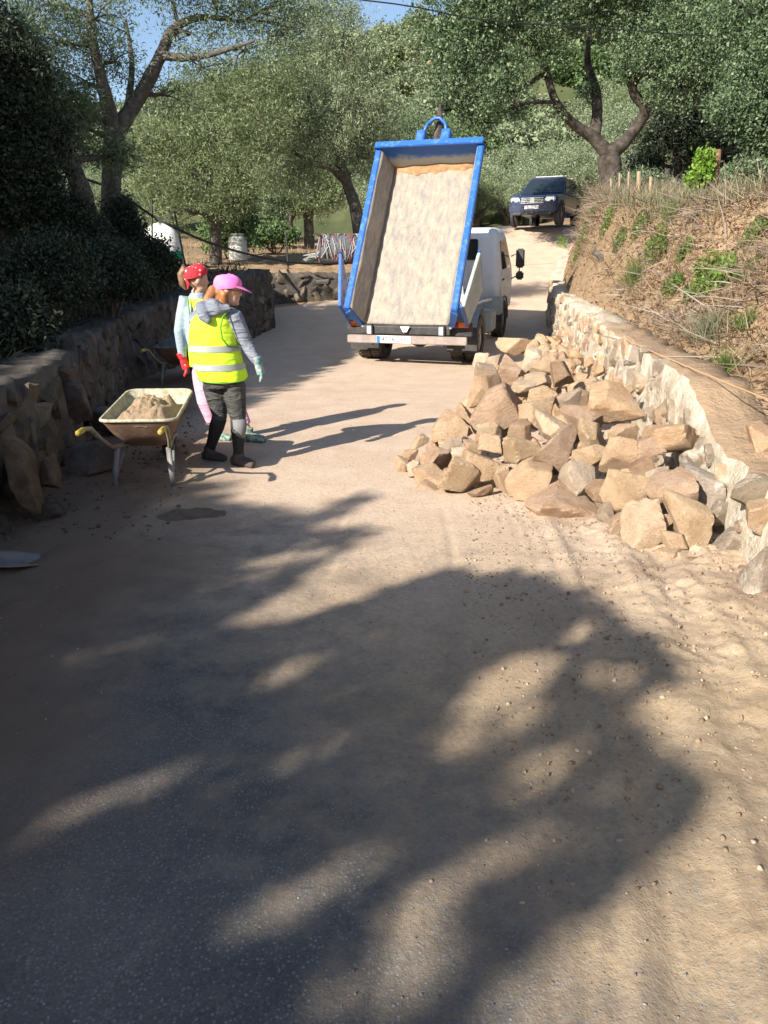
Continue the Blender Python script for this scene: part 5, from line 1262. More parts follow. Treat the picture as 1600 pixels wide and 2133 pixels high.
# outline of sunlit ground; unseen crowns are shaped by dropping leaves that shade it
LIT = [(300, 1030), (330, 985), (372, 962), (372, 905), (400, 880), (520, 846), (640, 792), (700, 765), (760, 742), (800, 700), (1000, 690), (1300, 600), (2600, 600), (2600, 2300), (930, 2300), (945, 2133), (1050, 2000), (1240, 1900), (1330, 1800),
       (1400, 1735), (1480, 1650), (1470, 1615), (1390, 1590), (1345, 1530), (1300, 1480), (1330, 1440), (1430, 1420), (1400, 1345), (1300, 1300), (1255, 1255), (1160, 1215), (1080, 1190), (1000, 1215), (945, 1185), (850, 1210), (700, 1270), (600, 1298), (430, 1312), (560, 1240),
       (700, 1150), (800, 1105), (680, 1112), (640, 1096), (800, 1040), (770, 1020), (640, 1075), (560, 1058), (470, 1048), (500, 1005), (420, 1010), (380, 1012)]
DAPPLE = [  # cx, cy, rx, ry, angle, share of leaves removed
    (600, 1402, 62, 17, -0.5, 0.8), (850, 1308, 90, 16, -0.18, 0.45), (1060, 1420, 110, 34, -0.45, 0.8), (1020, 1500, 110, 45, -0.4, 0.75), (1130, 1600, 110, 30, -0.5, 0.7),
    (1210, 1320, 50, 22, -0.5, 0.8), (730, 1450, 90, 12, -0.35, 0.4), (640, 1575, 110, 20, -0.42, 0.75), (130, 1705, 260, 17, -0.42, 0.85), (400, 1610, 150, 14, -0.42, 0.5), (480, 1640, 70, 16, -0.4, 0.5), (690, 1840, 130, 34, -0.5, 0.85), (560, 1905, 110, 36, -0.3, 0.6), (1040, 1780, 130, 34, -0.55, 0.75),
    (1200, 1740, 90, 22, -0.8, 0.6), (1290, 1640, 60, 22, -0.5, 0.7), (880, 1880, 110, 40, -0.55, 0.75), (860, 2030, 130, 60, -0.6, 0.85), (700, 2080, 90, 40, -0.4, 0.6), (250, 1350, 110, 13, -0.3, 0.5), (500, 1210, 90, 10, -0.3, 0.5), (600, 1160, 110, 14, -0.2, 0.5), (270, 1215, 40, 7, -0.3, 0.6), (1280, 1410, 60, 20, 0.1, 0.6),
    (640, 690, 60, 5, -0.1, 0.6), (700, 640, 30, 5, 0.0, 0.6), (290, 1072, 30, 5, -0.1, 0.9), (310, 1040, 40, 5, -0.2, 0.9)]
def keep_shade(pts, seed):
    px, py, ok, gx_, gy_ = shadow_px(pts)
    r = np.random.default_rng(seed).random(len(px))
    jx = np.random.default_rng(seed+1).normal(0, 9, len(px)); jy = np.random.default_rng(seed+2).normal(0, 4, len(px))
    drop = ok & poly_in(px+jx, py+jy, LIT)
    for (cx, cy, rx, ry, an, sh) in DAPPLE:
        if cy > 1350: rx, ry = rx*1.2, ry*1.55
        dx, dy = px-cx, py-cy; u = dx*math.cos(an)+dy*math.sin(an); v = -dx*math.sin(an)+dy*math.cos(an)
        drop |= ok & ((u/rx)**2+(v/ry)**2 < 1) & (r < 1-(1-sh)**3)
    # drop leaves that shade the tipped box, except a fleck at lower left
    s = (13.7-pts[:, 1])/(-SUN.y); X = pts[:, 0]-SUN.x*s; Z = pts[:, 2]-SUN.z*s
    inbox = (s > 0) & (np.abs(X-0.5) < 1.35) & (Z > 0.5) & (Z < 4.4)
    fleck = (np.abs(X+0.22) < 0.2) & (Z > 0.8) & (Z < 1.9) & (np.random.default_rng(seed+3).random(len(px)) < 0.75)
    drop |= inbox & ~fleck
    return ~drop

def leaf_mesh(name, centers, axes, L, W, seed):
    """lance-shaped four-point leaves"""
    r = np.random.default_rng(seed); n = len(centers)
    d = axes + r.normal(size=(n, 3))*0.75; d /= np.linalg.norm(d, axis=1)[:, None]
    q = r.normal(size=(n, 3)); s = np.cross(d, q); s /= np.linalg.norm(s, axis=1)[:, None]
    l = L*r.uniform(0.45, 1.45, n)[:, None]; w = W*r.uniform(0.5, 1.4, n)[:, None]
    nn = np.cross(d, s)
    V = np.empty((n, 4, 3)); V[:, 0] = centers - d*l*0.5; V[:, 1] = centers + s*w*0.5 + nn*w*0.12; V[:, 2] = centers + d*l*0.5; V[:, 3] = centers - s*w*0.5 + nn*w*0.12
    return np_mesh(name, V.reshape(-1, 3), np.arange(n*4).reshape(n, 4))
def sprays(clumps, nspray, per, slen, seed, droop=0.0, hollow=0.35):
    r = np.random.default_rng(seed); C = np.array(clumps, float)
    wgt = (C[:, 3]*C[:, 4]*C[:, 5])**0.75; idx = r.choice(len(C), nspray, p=wgt/wgt.sum())
    d = r.normal(size=(nspray, 3)); d /= np.linalg.norm(d, axis=1)[:, None]
    rad = (hollow + (1-hollow)*r.random(nspray))**0.6
    rad *= 1+0.14*r.normal(size=nspray)
    pos = C[idx, :3] + d*rad[:, None]*C[idx, 3:6]
    ax = d*0.8 + r.normal(size=(nspray, 3))*0.6 + np.array([0, 0, droop]); ax /= np.linalg.norm(ax, axis=1)[:, None]
    t = r.uniform(-0.5, 0.5, (nspray, per)); jit = r.normal(size=(nspray, per, 3))*slen*0.20
    pts = pos[:, None, :] + ax[:, None, :]*t[..., None]*slen + jit
    return pts.reshape(-1, 3), np.repeat(ax, per, 0), pos, ax
def branch_tube(mb, a, b_, r0, r1, seed, sag=0.12, n=6):
    rr = random.Random(seed); a, b_ = Vector(a), Vector(b_); L = (b_-a).length
    off = Vector((rr.uniform(-1, 1), rr.uniform(-1, 1), rr.uniform(-0.3, 1)))*L*sag
    pts = []
    for i in range(n):
        t = i/(n-1); pts.append(a.lerp(b_, t)+off*math.sin(math.pi*t)+Vector((rr.uniform(-1, 1), rr.uniform(-1, 1), rr.uniform(-1, 1)))*L*0.025*(0 < i < n-1))
    mb.tube(pts, [r0+(r1-r0)*i/(n-1) for i in range(n)], 6, cap=False); return pts
def tree(name, label, base, limbs, clumps, nspray, per, slen, L, W, leafm, barkm, seed, group=None, droop=0.0, hollow=0.35, shade=False, twigs=True, cat='tree', filt=None):
    root = empty(name, base); tag(root, label, cat, group)
    mb = MB(); allp = []
    for pts, rs in limbs:
        sm = smoothline([Vector(p) for p in pts], 5); k = len(sm)
        rr = [float(np.interp(i/(k-1)*(len(rs)-1), range(len(rs)), rs)) for i in range(k)]
        mb.tube(sm, [(q*R_.uniform(0.92, 1.1), q*R_.uniform(0.92, 1.1)) for q in rr], 12, cap=True); allp += [(p, q) for p, q in zip(sm, rr)]
    ext = list(allp)
    for i, c in enumerate(clumps):
        cc = Vector(c[:3]); j = min(range(len(allp)), key=lambda k: (allp[k][0]-cc).length + (0.4 if allp[k][0].z > cc.z else 0))
        p, q = allp[j]; bp = branch_tube(mb, p, cc, max(q*0.55, 0.02), 0.018, seed*31+i)
        ext += [(v, 0.02) for v in bp]
        if twigs:
            rr_ = random.Random(seed*7+i)
            for t in range(7):
                d = Vector((rr_.gauss(0, 1), rr_.gauss(0, 1), rr_.gauss(0.2, 1))).normalized(); e = cc+Vector((d.x*c[3], d.y*c[4], d.z*c[5]))*0.85
                branch_tube(mb, bp[rr_.randrange(2, 6)], e, 0.016, 0.005, seed*97+i*9+t, 0.15, 5)
    mb.build('trunk', barkm, root, smooth=True, rel=True)
    pts, ax, pos, sax = sprays(clumps, nspray, per, slen, seed, droop, hollow)
    if filt is not None:
        k = filt(pts); pts, ax = pts[k], ax[k]
    if shade:
        k = keep_shade(pts, seed); pts, ax = pts[k], ax[k]
    me = leaf_mesh('crown', pts-np.array(root.location), ax, L, W, seed+5); me.materials.append(leafm)
    link('crown', me, root)
    return root
def cl(px, py, Y, rpx, rpy=None, dy=None):
    """a crown clump given by its place and size in the photograph at a chosen distance"""
    c = P(px, py, Y); k = pxm(c); rx = rpx/k; rz = (rpy or rpx)/k
    return (c.x, c.y, c.z, rx, dy if dy else (rx+rz)/2, rz)
def gnd(px, Y, x=None):
    x = (px-800)/FPX*(Y*cp) if x is None else x
    return Vector((x, Y, Hs(x, Y)-0.05))

# T1: big two-trunk olive at the left
b = gnd(225, 15.0)
tree('olive_tree', 'tall olive with forked dark trunk and arching limb above the shaded bank', b,
     [([b, P(232, 380, 15.0), P(238, 290, 15.0), P(262, 245, 15.1), P(300, 185, 15.2), P(335, 115, 15.3), P(362, 60, 15.4), P(420, 36, 15.6), P(500, 45, 15.9)], [0.20, 0.17, 0.16, 0.14, 0.12, 0.10, 0.08, 0.055, 0.03]),
      ([P(238, 290, 15.0), P(225, 220, 14.8), P(205, 140, 14.6), P(190, 60, 14.5), P(185, -60, 14.4)], [0.15, 0.12, 0.09, 0.07, 0.03]),
      ([P(335, 115, 15.3), P(390, 120, 15.0), P(450, 110, 14.8), P(530, 85, 14.6)], [0.08, 0.06, 0.045, 0.02]),
      ([P(262, 245, 15.1), P(275, 140, 15.6), P(262, 40, 16.0)], [0.07, 0.05, 0.02])],
     [cl(120, 90, 14.6, 110, 90), cl(60, 30, 14.8, 90, 80), cl(200, 40, 14.6, 90, 70), cl(150, 180, 14.8, 90, 60), cl(310, -60, 15.2, 120, 70), cl(400, 70, 15.4, 70, 40), cl(480, 30, 15.6, 90, 50), cl(560, 20, 15.8, 80, 60), cl(520, 110, 15, 80, 35),
      cl(420, 140, 15, 80, 35), cl(350, 200, 15.6, 70, 35), cl(600, 70, 15.8, 60, 50), cl(250, 130, 15, 60, 50), cl(180, 270, 15.2, 70, 50), cl(90, 240, 14.8, 90, 60), cl(450, -50, 15.4, 150, 60), cl(640, -20, 16, 90, 60)],
     2300, 17, 0.34, 0.078, 0.02, M_OLIVE, M_BARK, 101, droop=-0.15)
# leaning second trunk
b = gnd(195, 13.4)
tree('olive_tree', 'slimmer olive leaning left, its trunk partly sunlit, beside the forked olive', b,
     [([b, P(175, 420, 13.4), P(155, 360, 13.3), P(130, 290, 13.2), P(95, 210, 13.0), P(60, 120, 12.9)], [0.17, 0.155, 0.14, 0.12, 0.09, 0.05])],
     [cl(60, 190, 13, 90, 60), cl(110, 310, 13.4, 60, 40), cl(20, 90, 13, 80, 80), cl(150, 230, 13.6, 70, 50), cl(240, 320, 13.8, 50, 40), cl(60, 330, 13, 70, 50)],
     900, 16, 0.32, 0.09, 0.024, M_OLIVE, M_BARK, 102, droop=-0.15)
# evergreen oak at the left picture edge, its shade put into dark leaves
b = gnd(20, 12.6)
tree('oak_tree', 'dark evergreen oak in deep shade filling the left picture edge', b,
     [([b, P(20, 430, 12.6), P(30, 300, 12.6), P(35, 150, 12.7), P(30, 60, 12.8)], [0.22, 0.2, 0.16, 0.1, 0.05]), ([P(22, 400, 12.6), P(70, 330, 12.4), P(100, 290, 12.3)], [0.1, 0.07, 0.03])],
     [cl(40, 150, 12.4, 75, 70), cl(30, 250, 12.2, 85, 65), cl(50, 340, 12.2, 90, 60), cl(-70, 200, 12.4, 120, 120), cl(20, 420, 12, 100, 55), cl(100, 280, 12.5, 50, 50), cl(-90, 380, 12.4, 120, 100), cl(5, 75, 12.6, 55, 55), cl(-140, 60, 12.4, 120, 120), cl(120, 420, 12.2, 50, 40)],
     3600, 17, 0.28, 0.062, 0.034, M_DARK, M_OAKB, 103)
# unseen shade trees behind the camera's left shoulder: they throw the shade that lies on the road and the left wall
SH = 'unseen trees beside the lane, shaped to shade the road and the left side'
def shade_tree(label, base, clumps, n, seed, m=M_DARK, L=0.14, W=0.075):
    bx = Vector((base[0], base[1], Hs(base[0], base[1])-0.05)); top = Vector((base[0]+0.4, base[1]+0.3, 0.68*sum(c[2] for c in clumps)/len(clumps)))
    return tree('oak_tree', label, bx, [([bx, bx+Vector((0.1, 0, 2.0)), bx.lerp(top, 0.6), top], [0.28, 0.24, 0.18, 0.05])], clumps, n, 14, 0.40, L, W, m, M_OAKB, seed, SH, shade=True, hollow=0.0, twigs=False)  # unseen trees that cast shade, crowns cut to the sunlit outline
def sunward(gx_, gy_, h): t = h/SUN.z; return (gx_+SUN.x*t, gy_+SUN.y*t, h)
def sc3(gx_, gy_, h, r): return (*sunward(gx_, gy_, h), r, r, r*0.8)
shade_tree('unseen evergreen oak behind the photographer, shading the foreground road', (-6.4, -5.4),
    [sc3(-0.3, 2.2, 5.2, 1.7), sc3(0.6, 2.0, 6.2, 1.5), sc3(-1.6, 2.0, 5.6, 1.7), sc3(-1.4, 3.6, 6.4, 1.6), sc3(0.7, 3.2, 5.0, 1.3), sc3(-0.2, 0.6, 5.4, 1.6), sc3(0.3, 3.9, 4.4, 0.9), sc3(-0.6, 1.2, 6.8, 1.6), sc3(0.2, 1.3, 4.4, 1.2)], 2600, 111)
shade_tree('unseen evergreen oak left of the photographer, shading the left road edge', (-9.5, -3.0),
    [sc3(-2.6, 4.6, 5.6, 1.6), sc3(-3.6, 3.2, 5.8, 1.7), sc3(-2.4, 6.4, 6.6, 1.5), sc3(-3.8, 5.6, 5.0, 1.5), sc3(-1.8, 3.2, 4.8, 1.3), sc3(-3.6, 7.2, 5.6, 1.5), sc3(-1.3, 4.4, 6.0, 1.2), sc3(-4.6, 4.2, 6.6, 1.6)], 2400, 112)
shade_tree('unseen evergreen oak on the left bank, shading the middle of the left wall', (-9.8, 3.2),
    [sc3(-3.6, 9.0, 5.6, 1.6), sc3(-2.6, 10.4, 6.4, 1.5), sc3(-4.8, 8.0, 5.0, 1.6), sc3(-4.4, 10.6, 5.2, 1.6), sc3(-3.0, 12.0, 5.8, 1.5), sc3(-4.9, 12.2, 6.2, 1.6), sc3(-5.6, 9.6, 6.4, 1.5), sc3(-2.2, 8.6, 7.0, 1.2)], 2400, 113)
shade_tree('unseen evergreen oak on the left bank, shading the far part of the left wall', (-9.6, 8.6),
    [sc3(-3.2, 14.0, 5.6, 1.6), sc3(-2.0, 15.0, 6.2, 1.5), sc3(-4.6, 14.6, 5.2, 1.6), sc3(-2.6, 17.0, 5.6, 1.6), sc3(-1.2, 16.4, 6.4, 1.3), sc3(-1.4, 18.6, 5.4, 1.5), sc3(-1.6, 12.8, 5.4, 1.2), sc3(-1.0, 20.2, 6.4, 1.2), sc3(-1.6, 13.6, 5.2, 1.3), sc3(-0.9, 15.2, 6.0, 1.4), sc3(-1.8, 15.6, 5.2, 1.4), sc3(-0.4, 17.5, 5.5, 1.3)], 3000, 114)

shade_tree('unseen tall evergreen oak far left, added to keep the left trees in shade', (-13.5, 7.0),  # out of view, added to shade the trees at left
    [sc3(0.4, 18.6, 9.4, 1.9), sc3(-0.8, 17.2, 9.8, 1.9), sc3(-1.6, 19.4, 8.8, 1.9), sc3(-2.4, 17.6, 9.0, 1.8), sc3(-0.6, 20.4, 9.6, 1.8), sc3(-3.4, 19.6, 8.2, 1.8)], 1500, 115)
# centre-left and centre olives
b = gnd(450, 23)
tree('olive_tree', 'broad silvery olive crown behind the white drum', b,
     [([b, P(448, 400, 23), P(440, 330, 23), P(425, 260, 23)], [0.17, 0.15, 0.12, 0.06]), ([P(448, 400, 23), P(500, 340, 23), P(540, 270, 23.4)], [0.14, 0.1, 0.05]), ([P(448, 400, 23), P(400, 360, 22.6), P(340, 330, 22.4)], [0.12, 0.08, 0.04])],
     [cl(420, 220, 23, 80, 60), cl(500, 180, 23.4, 90, 60), cl(370, 290, 22.6, 80, 60), cl(460, 290, 22.4, 90, 60), cl(550, 260, 23, 80, 70), cl(420, 370, 22.4, 90, 55), cl(520, 360, 22.2, 70, 55), cl(320, 370, 22.2, 70, 60), cl(580, 150, 24, 70, 60), cl(350, 440, 22, 60, 40), cl(300, 290, 22.8, 60, 50), cl(480, 420, 22.4, 60, 40)],
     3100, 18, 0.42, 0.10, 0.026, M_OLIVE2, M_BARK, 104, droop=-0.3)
b = gnd(752, 26)
tree('olive_tree', 'large pale olive with grey leaning trunk left of the tipped box', b,
     [([b, P(742, 440, 26), P(722, 380, 26), P(708, 325, 26), P(712, 240, 26), P(735, 150, 26)], [0.22, 0.19, 0.17, 0.15, 0.10, 0.04]), ([P(722, 380, 26), P(690, 350, 25.6), P(640, 335, 25.2), P(590, 300, 25)], [0.14, 0.11, 0.07, 0.03]), ([P(708, 325, 26), P(660, 250, 26), P(630, 170, 26)], [0.13, 0.09, 0.04]), ([P(708, 325, 26), P(760, 270, 26.4), P(800, 220, 26.6)], [0.12, 0.08, 0.04])],
     [cl(700, 120, 26, 100, 70), cl(640, 80, 26.4, 90, 70), cl(760, 190, 26, 75, 60), cl(790, 270, 26.4, 60, 60), cl(640, 200, 25.4, 90, 70), cl(720, 230, 25, 90, 60), cl(600, 290, 25.2, 80, 60), cl(670, 300, 24.8, 70, 45), cl(770, 330, 26.6, 60, 50), cl(620, 370, 25.4, 60, 40), cl(690, 40, 26.6, 80, 50), cl(560, 210, 25.8, 60, 60), cl(720, 70, 26.4, 45, 45)],
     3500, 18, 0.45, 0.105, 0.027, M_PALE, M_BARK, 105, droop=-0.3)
for (px, Y, top, w, sd, lab) in ((550, 33, 395, 50, 106, 'small round olive in the field just right of the white drum'), (646, 34, 350, 75, 107, 'dark forked small olive behind the netting roll'), (860, 36, 250, 90, 108, 'olive standing behind the tipped box')):
    b = gnd(px, Y); 
    tree('olive_tree', lab, b, [([b, P(px-4, 455, Y), P(px-14, 425, Y), P(px-26, 395, Y)], [0.24, 0.2, 0.13, 0.05]), ([P(px-4, 455, Y), P(px+14, 420, Y), P(px+28, 390, Y)], [0.16, 0.1, 0.04])],
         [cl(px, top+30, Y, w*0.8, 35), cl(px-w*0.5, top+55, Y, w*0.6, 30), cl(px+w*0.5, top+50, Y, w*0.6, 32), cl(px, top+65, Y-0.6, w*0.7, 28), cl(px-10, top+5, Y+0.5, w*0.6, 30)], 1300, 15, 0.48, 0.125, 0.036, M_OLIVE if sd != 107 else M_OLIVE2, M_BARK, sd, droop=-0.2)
def bush(name, label, base, clumps, n, L, W, m, seed, group=None, per=14, slen=0.35, cat='bush', shade=False, droop=0.0, stems=5, filt=None):
    rr = random.Random(seed); bx = Vector(base)
    limbs = []
    for k in range(stems):
        c = clumps[k % len(clumps)]; limbs.append(([bx+Vector((rr.uniform(-0.08, 0.08), rr.uniform(-0.08, 0.08), 0)), bx.lerp(Vector(c[:3]), 0.5)+Vector((rr.uniform(-0.1, 0.1), 0, 0)), Vector(c[:3])], [0.03, 0.02, 0.008]))
    return tree(name, label, bx, limbs, clumps, n, per, slen, L, W, m, M_BARK, seed, group, droop, 0.2, shade, False, cat, filt)
b = gnd(480, 25.5); bush('bush', 'dense dark green bush left of the white drum', b, [cl(470, 440, 25.5, 45, 55), cl(500, 470, 25.3, 35, 40), cl(455, 490, 25.2, 40, 30), cl(490, 400, 25.8, 40, 40)], 900, 0.15, 0.06, M_BUSH, 120)
b = gnd(575, 29); bush('bush', 'low green bush between the drum and the small olives', b, [cl(560, 485, 29, 40, 22), cl(530, 495, 28.6, 35, 18), cl(600, 490, 29, 30, 15)], 380, 0.14, 0.06, M_BUSH, 121)
# bushes on the shaded left bank
for k, (px, py, Y, rx, ry, sd, lab) in enumerate(((90, 560, 9.6, 110, 70, 130, 'dark ivy-like bush on the bank above the left end of the shaded wall'), (220, 560, 11.2, 90, 55, 131, 'dark leafy bush in the middle of the shaded bank'), (310, 545, 13.2, 60, 45, 132, 'dark bush at the right end of the shaded bank beside the leaning post'), (20, 660, 7.4, 90, 50, 133, 'low dark bush on the bank at the left picture edge'), (140, 475, 12.2, 90, 60, 134, 'taller dark bush behind the middle of the shaded bank'), (250, 470, 14.2, 50, 60, 135, 'twiggy dark bush at the foot of the forked olive'))):
    c = P(px, py, Y); x, y = c.x, c.y; bz_ = Hs(x, y)
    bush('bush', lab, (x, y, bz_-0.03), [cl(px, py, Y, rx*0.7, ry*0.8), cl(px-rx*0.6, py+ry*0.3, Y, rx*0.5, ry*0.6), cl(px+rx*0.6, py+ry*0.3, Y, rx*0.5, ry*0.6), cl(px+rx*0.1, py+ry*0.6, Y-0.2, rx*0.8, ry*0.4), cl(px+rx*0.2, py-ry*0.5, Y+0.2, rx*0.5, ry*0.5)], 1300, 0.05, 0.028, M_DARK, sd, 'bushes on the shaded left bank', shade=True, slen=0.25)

# T7: the great oak at right
Yo = 27.0; b = gnd(1278, Yo); 
fork = P(1268, 322, Yo)
tree('oak_tree', 'great spreading oak with thick forked trunk on the ridge behind the car', b,
     [([b, P(1276, 395, Yo), P(1272, 360, Yo), fork], [0.42, 0.38, 0.36, 0.36]),
      ([fork, P(1238, 288, Yo), P(1192, 255, Yo-0.3), P(1158, 212, Yo-0.8), P(1138, 150, Yo-1.0), P(1118, 95, Yo-1.2), P(1090, 60, Yo-1.6)], [0.25, 0.19, 0.15, 0.125, 0.10, 0.075, 0.04]),
      ([P(1238, 288, Yo), P(1244, 235, Yo+0.4), P(1240, 180, Yo+0.8), P(1224, 130, Yo+1.0), P(1230, 60, Yo+1.2)], [0.19, 0.17, 0.14, 0.11, 0.05]),
      ([fork, P(1300, 296, Yo), P(1330, 258, Yo), P(1344, 228, Yo-0.2), P(1318, 186, Yo-0.4), P(1345, 150, Yo-0.6), P(1390, 178, Yo-1.0), P(1450, 190, Yo-1.6)], [0.25, 0.21, 0.18, 0.16, 0.125, 0.105, 0.08, 0.04]),
      ([P(1318, 186, Yo-0.4), P(1300, 120, Yo), P(1320, 40, Yo+0.4), P(1330, -60, Yo)], [0.12, 0.09, 0.06, 0.03]),
      ([P(1138, 150, Yo-1.0), P(1070, 190, Yo-1.6), P(1010, 180, Yo-2.0), P(960, 150, Yo-2.2)], [0.09, 0.06, 0.045, 0.02]),
      ([P(1158, 212, Yo-0.8), P(1100, 215, Yo-1.6), P(1060, 225, Yo-2)], [0.07, 0.05, 0.02])],
     [cl(900, 40, 25, 50, 50), cl(960, 90, 25, 75, 60), cl(1040, 60, 25.4, 80, 60), cl(930, 150, 24.8, 55, 55), cl(1000, 200, 24.8, 65, 50), cl(1060, 150, 25.2, 60, 50), cl(1120, 40, 25.4, 70, 50), cl(1010, 255, 25, 35, 35), cl(1200, 20, 26.4, 80, 45), cl(1150, 110, 25.6, 45, 35), cl(1000, 20, 25, 80, 50),
      cl(1300, 30, 26.6, 80, 60), cl(1400, 60, 26, 90, 60), cl(1350, 110, 26, 80, 45), cl(1440, 130, 25.4, 70, 50), cl(1500, 60, 25.4, 90, 70), cl(1400, 190, 26, 60, 40), cl(1300, 150, 26.4, 30, 25), cl(1180, -50, 26, 120, 50), cl(1350, -50, 26, 140, 50), cl(1020, -50, 25, 120, 50), cl(1480, 180, 25.6, 50, 50), cl(1080, 230, 25.4, 35, 20), cl(1170, 235, 26, 25, 14), cl(1225, 190, 27.6, 25, 20), cl(960, 240, 25.2, 25, 35)],
     5000, 18, 0.40, 0.088, 0.05, M_OAK, M_OAKB, 140, droop=-0.1)
b = gnd(1640, 19.5)
tree('oak_tree', 'sunlit leafy oak at the right picture edge above the ridge', b,
     [([b, P(1640, 330, 19.5), P(1630, 230, 19.4), P(1600, 140, 19.2)], [0.26, 0.22, 0.17, 0.06]), ([P(1640, 330, 19.5), P(1570, 260, 19), P(1530, 220, 18.6)], [0.1, 0.07, 0.03])],
     [cl(1560, 170, 19, 60, 50), cl(1600, 110, 19, 80, 60), cl(1530, 230, 18.8, 50, 45), cl(1590, 260, 18.8, 60, 45), cl(1660, 200, 19, 90, 80), cl(1560, 30, 19.4, 80, 60), cl(1640, 320, 19.2, 60, 40)],
     2200, 17, 0.34, 0.075, 0.042, M_OAK, M_OAKB, 141)
b = gnd(1412, 33)
tree('oak_tree', 'dark slim tree in shadow under the oak, right of its trunk', b, [([b, P(1412, 350, 33), P(1408, 290, 33), P(1400, 220, 33)], [0.2, 0.17, 0.13, 0.05])],
     [cl(1400, 260, 33, 60, 45), cl(1450, 290, 33, 55, 45), cl(1370, 300, 33, 45, 40), cl(1480, 340, 32, 60, 40), cl(1420, 220, 33, 60, 40), cl(1340, 345, 33, 40, 30), cl(1540, 300, 32, 60, 60), cl(1480, 240, 33, 60, 40)], 1500, 16, 0.5, 0.13, 0.07, M_DARK, M_OAKB, 142)
for (px, py, Y, rx, ry, sd, lab) in ((1560, 370, 17.5, 55, 35, 143, 'shaded scrub bush at the right edge of the ridge behind the rusty post'), (1340, 380, 25.5, 60, 25, 144, 'low grey-green bush under the oak trunk'), (1450, 395, 20.5, 60, 22, 145, 'low bush behind the bright green shrub')):
    c = P(px, py, Y); bush('bush', lab, (c.x, Y, Hs(c.x, Y)-0.03), [cl(px, py, Y, rx*0.7, ry), cl(px-rx*0.6, py+8, Y, rx*0.5, ry*0.7), cl(px+rx*0.6, py+8, Y, rx*0.5, ry*0.7)], 420, 0.10, 0.04, M_OLIVE, sd)
c = P(1462, 395, 14.0); zb = Hs(c.x, 14.0)
bush('shrub', 'bright lime-green young shrub standing on the ridge left of the rusty post', (c.x, 14.0, zb-0.02), [cl(1464, 345, 14, 18, 30), cl(1455, 375, 14, 26, 24), cl(1478, 322, 14, 9, 16)], 130, 0.075, 0.034, M_LIME, 146, slen=0.2, cat='shrub')

# mid-ground olives and scrub behind the car and the truck, shared crowns
def crown_mesh(name, seed, n, per, slen, L, W, rad=(1.0, 1.0, 0.85), trunk=True, leafm=M_OLIVE, lumps=9):
    r = np.random.default_rng(seed); C = []
    for k in range(lumps):
        d = r.normal(size=3); d /= np.linalg.norm(d); d[2] = abs(d[2])*0.9-0.25
        C.append((d[0]*0.62*rad[0], d[1]*0.62*rad[1], 1.05+d[2]*0.62*rad[2], *(r.uniform(0.34, 0.52, 3)*np.array(rad))))
    pts, ax, _, _ = sprays(C, n, per, slen, seed, -0.1, 0.25)
    me = leaf_mesh(name, pts, ax, L, W, seed+1); me.materials.append(leafm); return me
def trunk_mesh(name, seed):
    rr = random.Random(seed); mb = MB(); mb.tube([(0, 0, -0.25), (0.03, 0, 0.3), (-0.03, 0.02, 0.7), (0.02, 0, 1.1)], [0.10, 0.085, 0.07, 0.03], 8)
    for k in range(4): a = k*1.6+rr.random(); branch_tube(mb, (0, 0, 0.5), (0.5*math.cos(a), 0.5*math.sin(a), 1.1), 0.05, 0.012, seed+k)
    me = bpy.data.meshes.new(name); me.from_pydata(mb.v, [], mb.f); me.materials.append(M_BARK); me.shade_smooth(); return me
MIDC = [crown_mesh('olive crown %d' % i, 800+i, 900, 14, 0.22, 0.058, 0.02, leafm=(M_PALE, M_OLIVE2, M_PALE)[i % 3]) for i in range(4)]  # lighter leaf colours put the haze of distance into the crowns
MIDT = [trunk_mesh('olive stem %d' % i, 820+i) for i in range(3)]
rr = random.Random(77)
MID = []
for _ in range(600):
    if len(MID) >= 46: break
    y = rr.uniform(36, 56); px = rr.uniform(-60, 1660); x = (px-800)/FPX*y*cp*1.02
    if 960 < px < 1260 and y < 40: continue
    if any((x-a)**2+(y-b_)**2 < 3.0 for a, b_, *_ in MID): continue
    MID.append((x, y, rr.uniform(1.5, 2.3)))
MID += [(5.4, 47, 2.2), (9.4, 48, 2.3), (13, 47.5, 2.2), (15.2, 45, 2.2), (2.4, 44, 2.0), (7.2, 50.5, 2.3), (11, 51.5, 2.4), (14.6, 51, 2.3), (4, 53, 2.4), (6.2, 41.5, 1.9), (8.6, 42.5, 2.0), (4.6, 40.5, 1.7), (10.4, 41.0, 1.9), (7.4, 44, 2.2), (11.8, 44.0, 2.2)]
for i, (x, y, s) in enumerate(MID):
    z = Hs(x, y); root = empty('olive_tree', (x, y, z), rr.uniform(0, 6.28)); root.scale = (s*rr.uniform(0.95, 1.2), s*rr.uniform(0.95, 1.2), s)
    tag(root, 'grove olive with rounded grey-green crown in the middle distance behind the truck and car', 'tree', 'grove olives in the middle distance')
    link('trunk', MIDT[i % 3], root); link('crown', MIDC[i % 4], root)
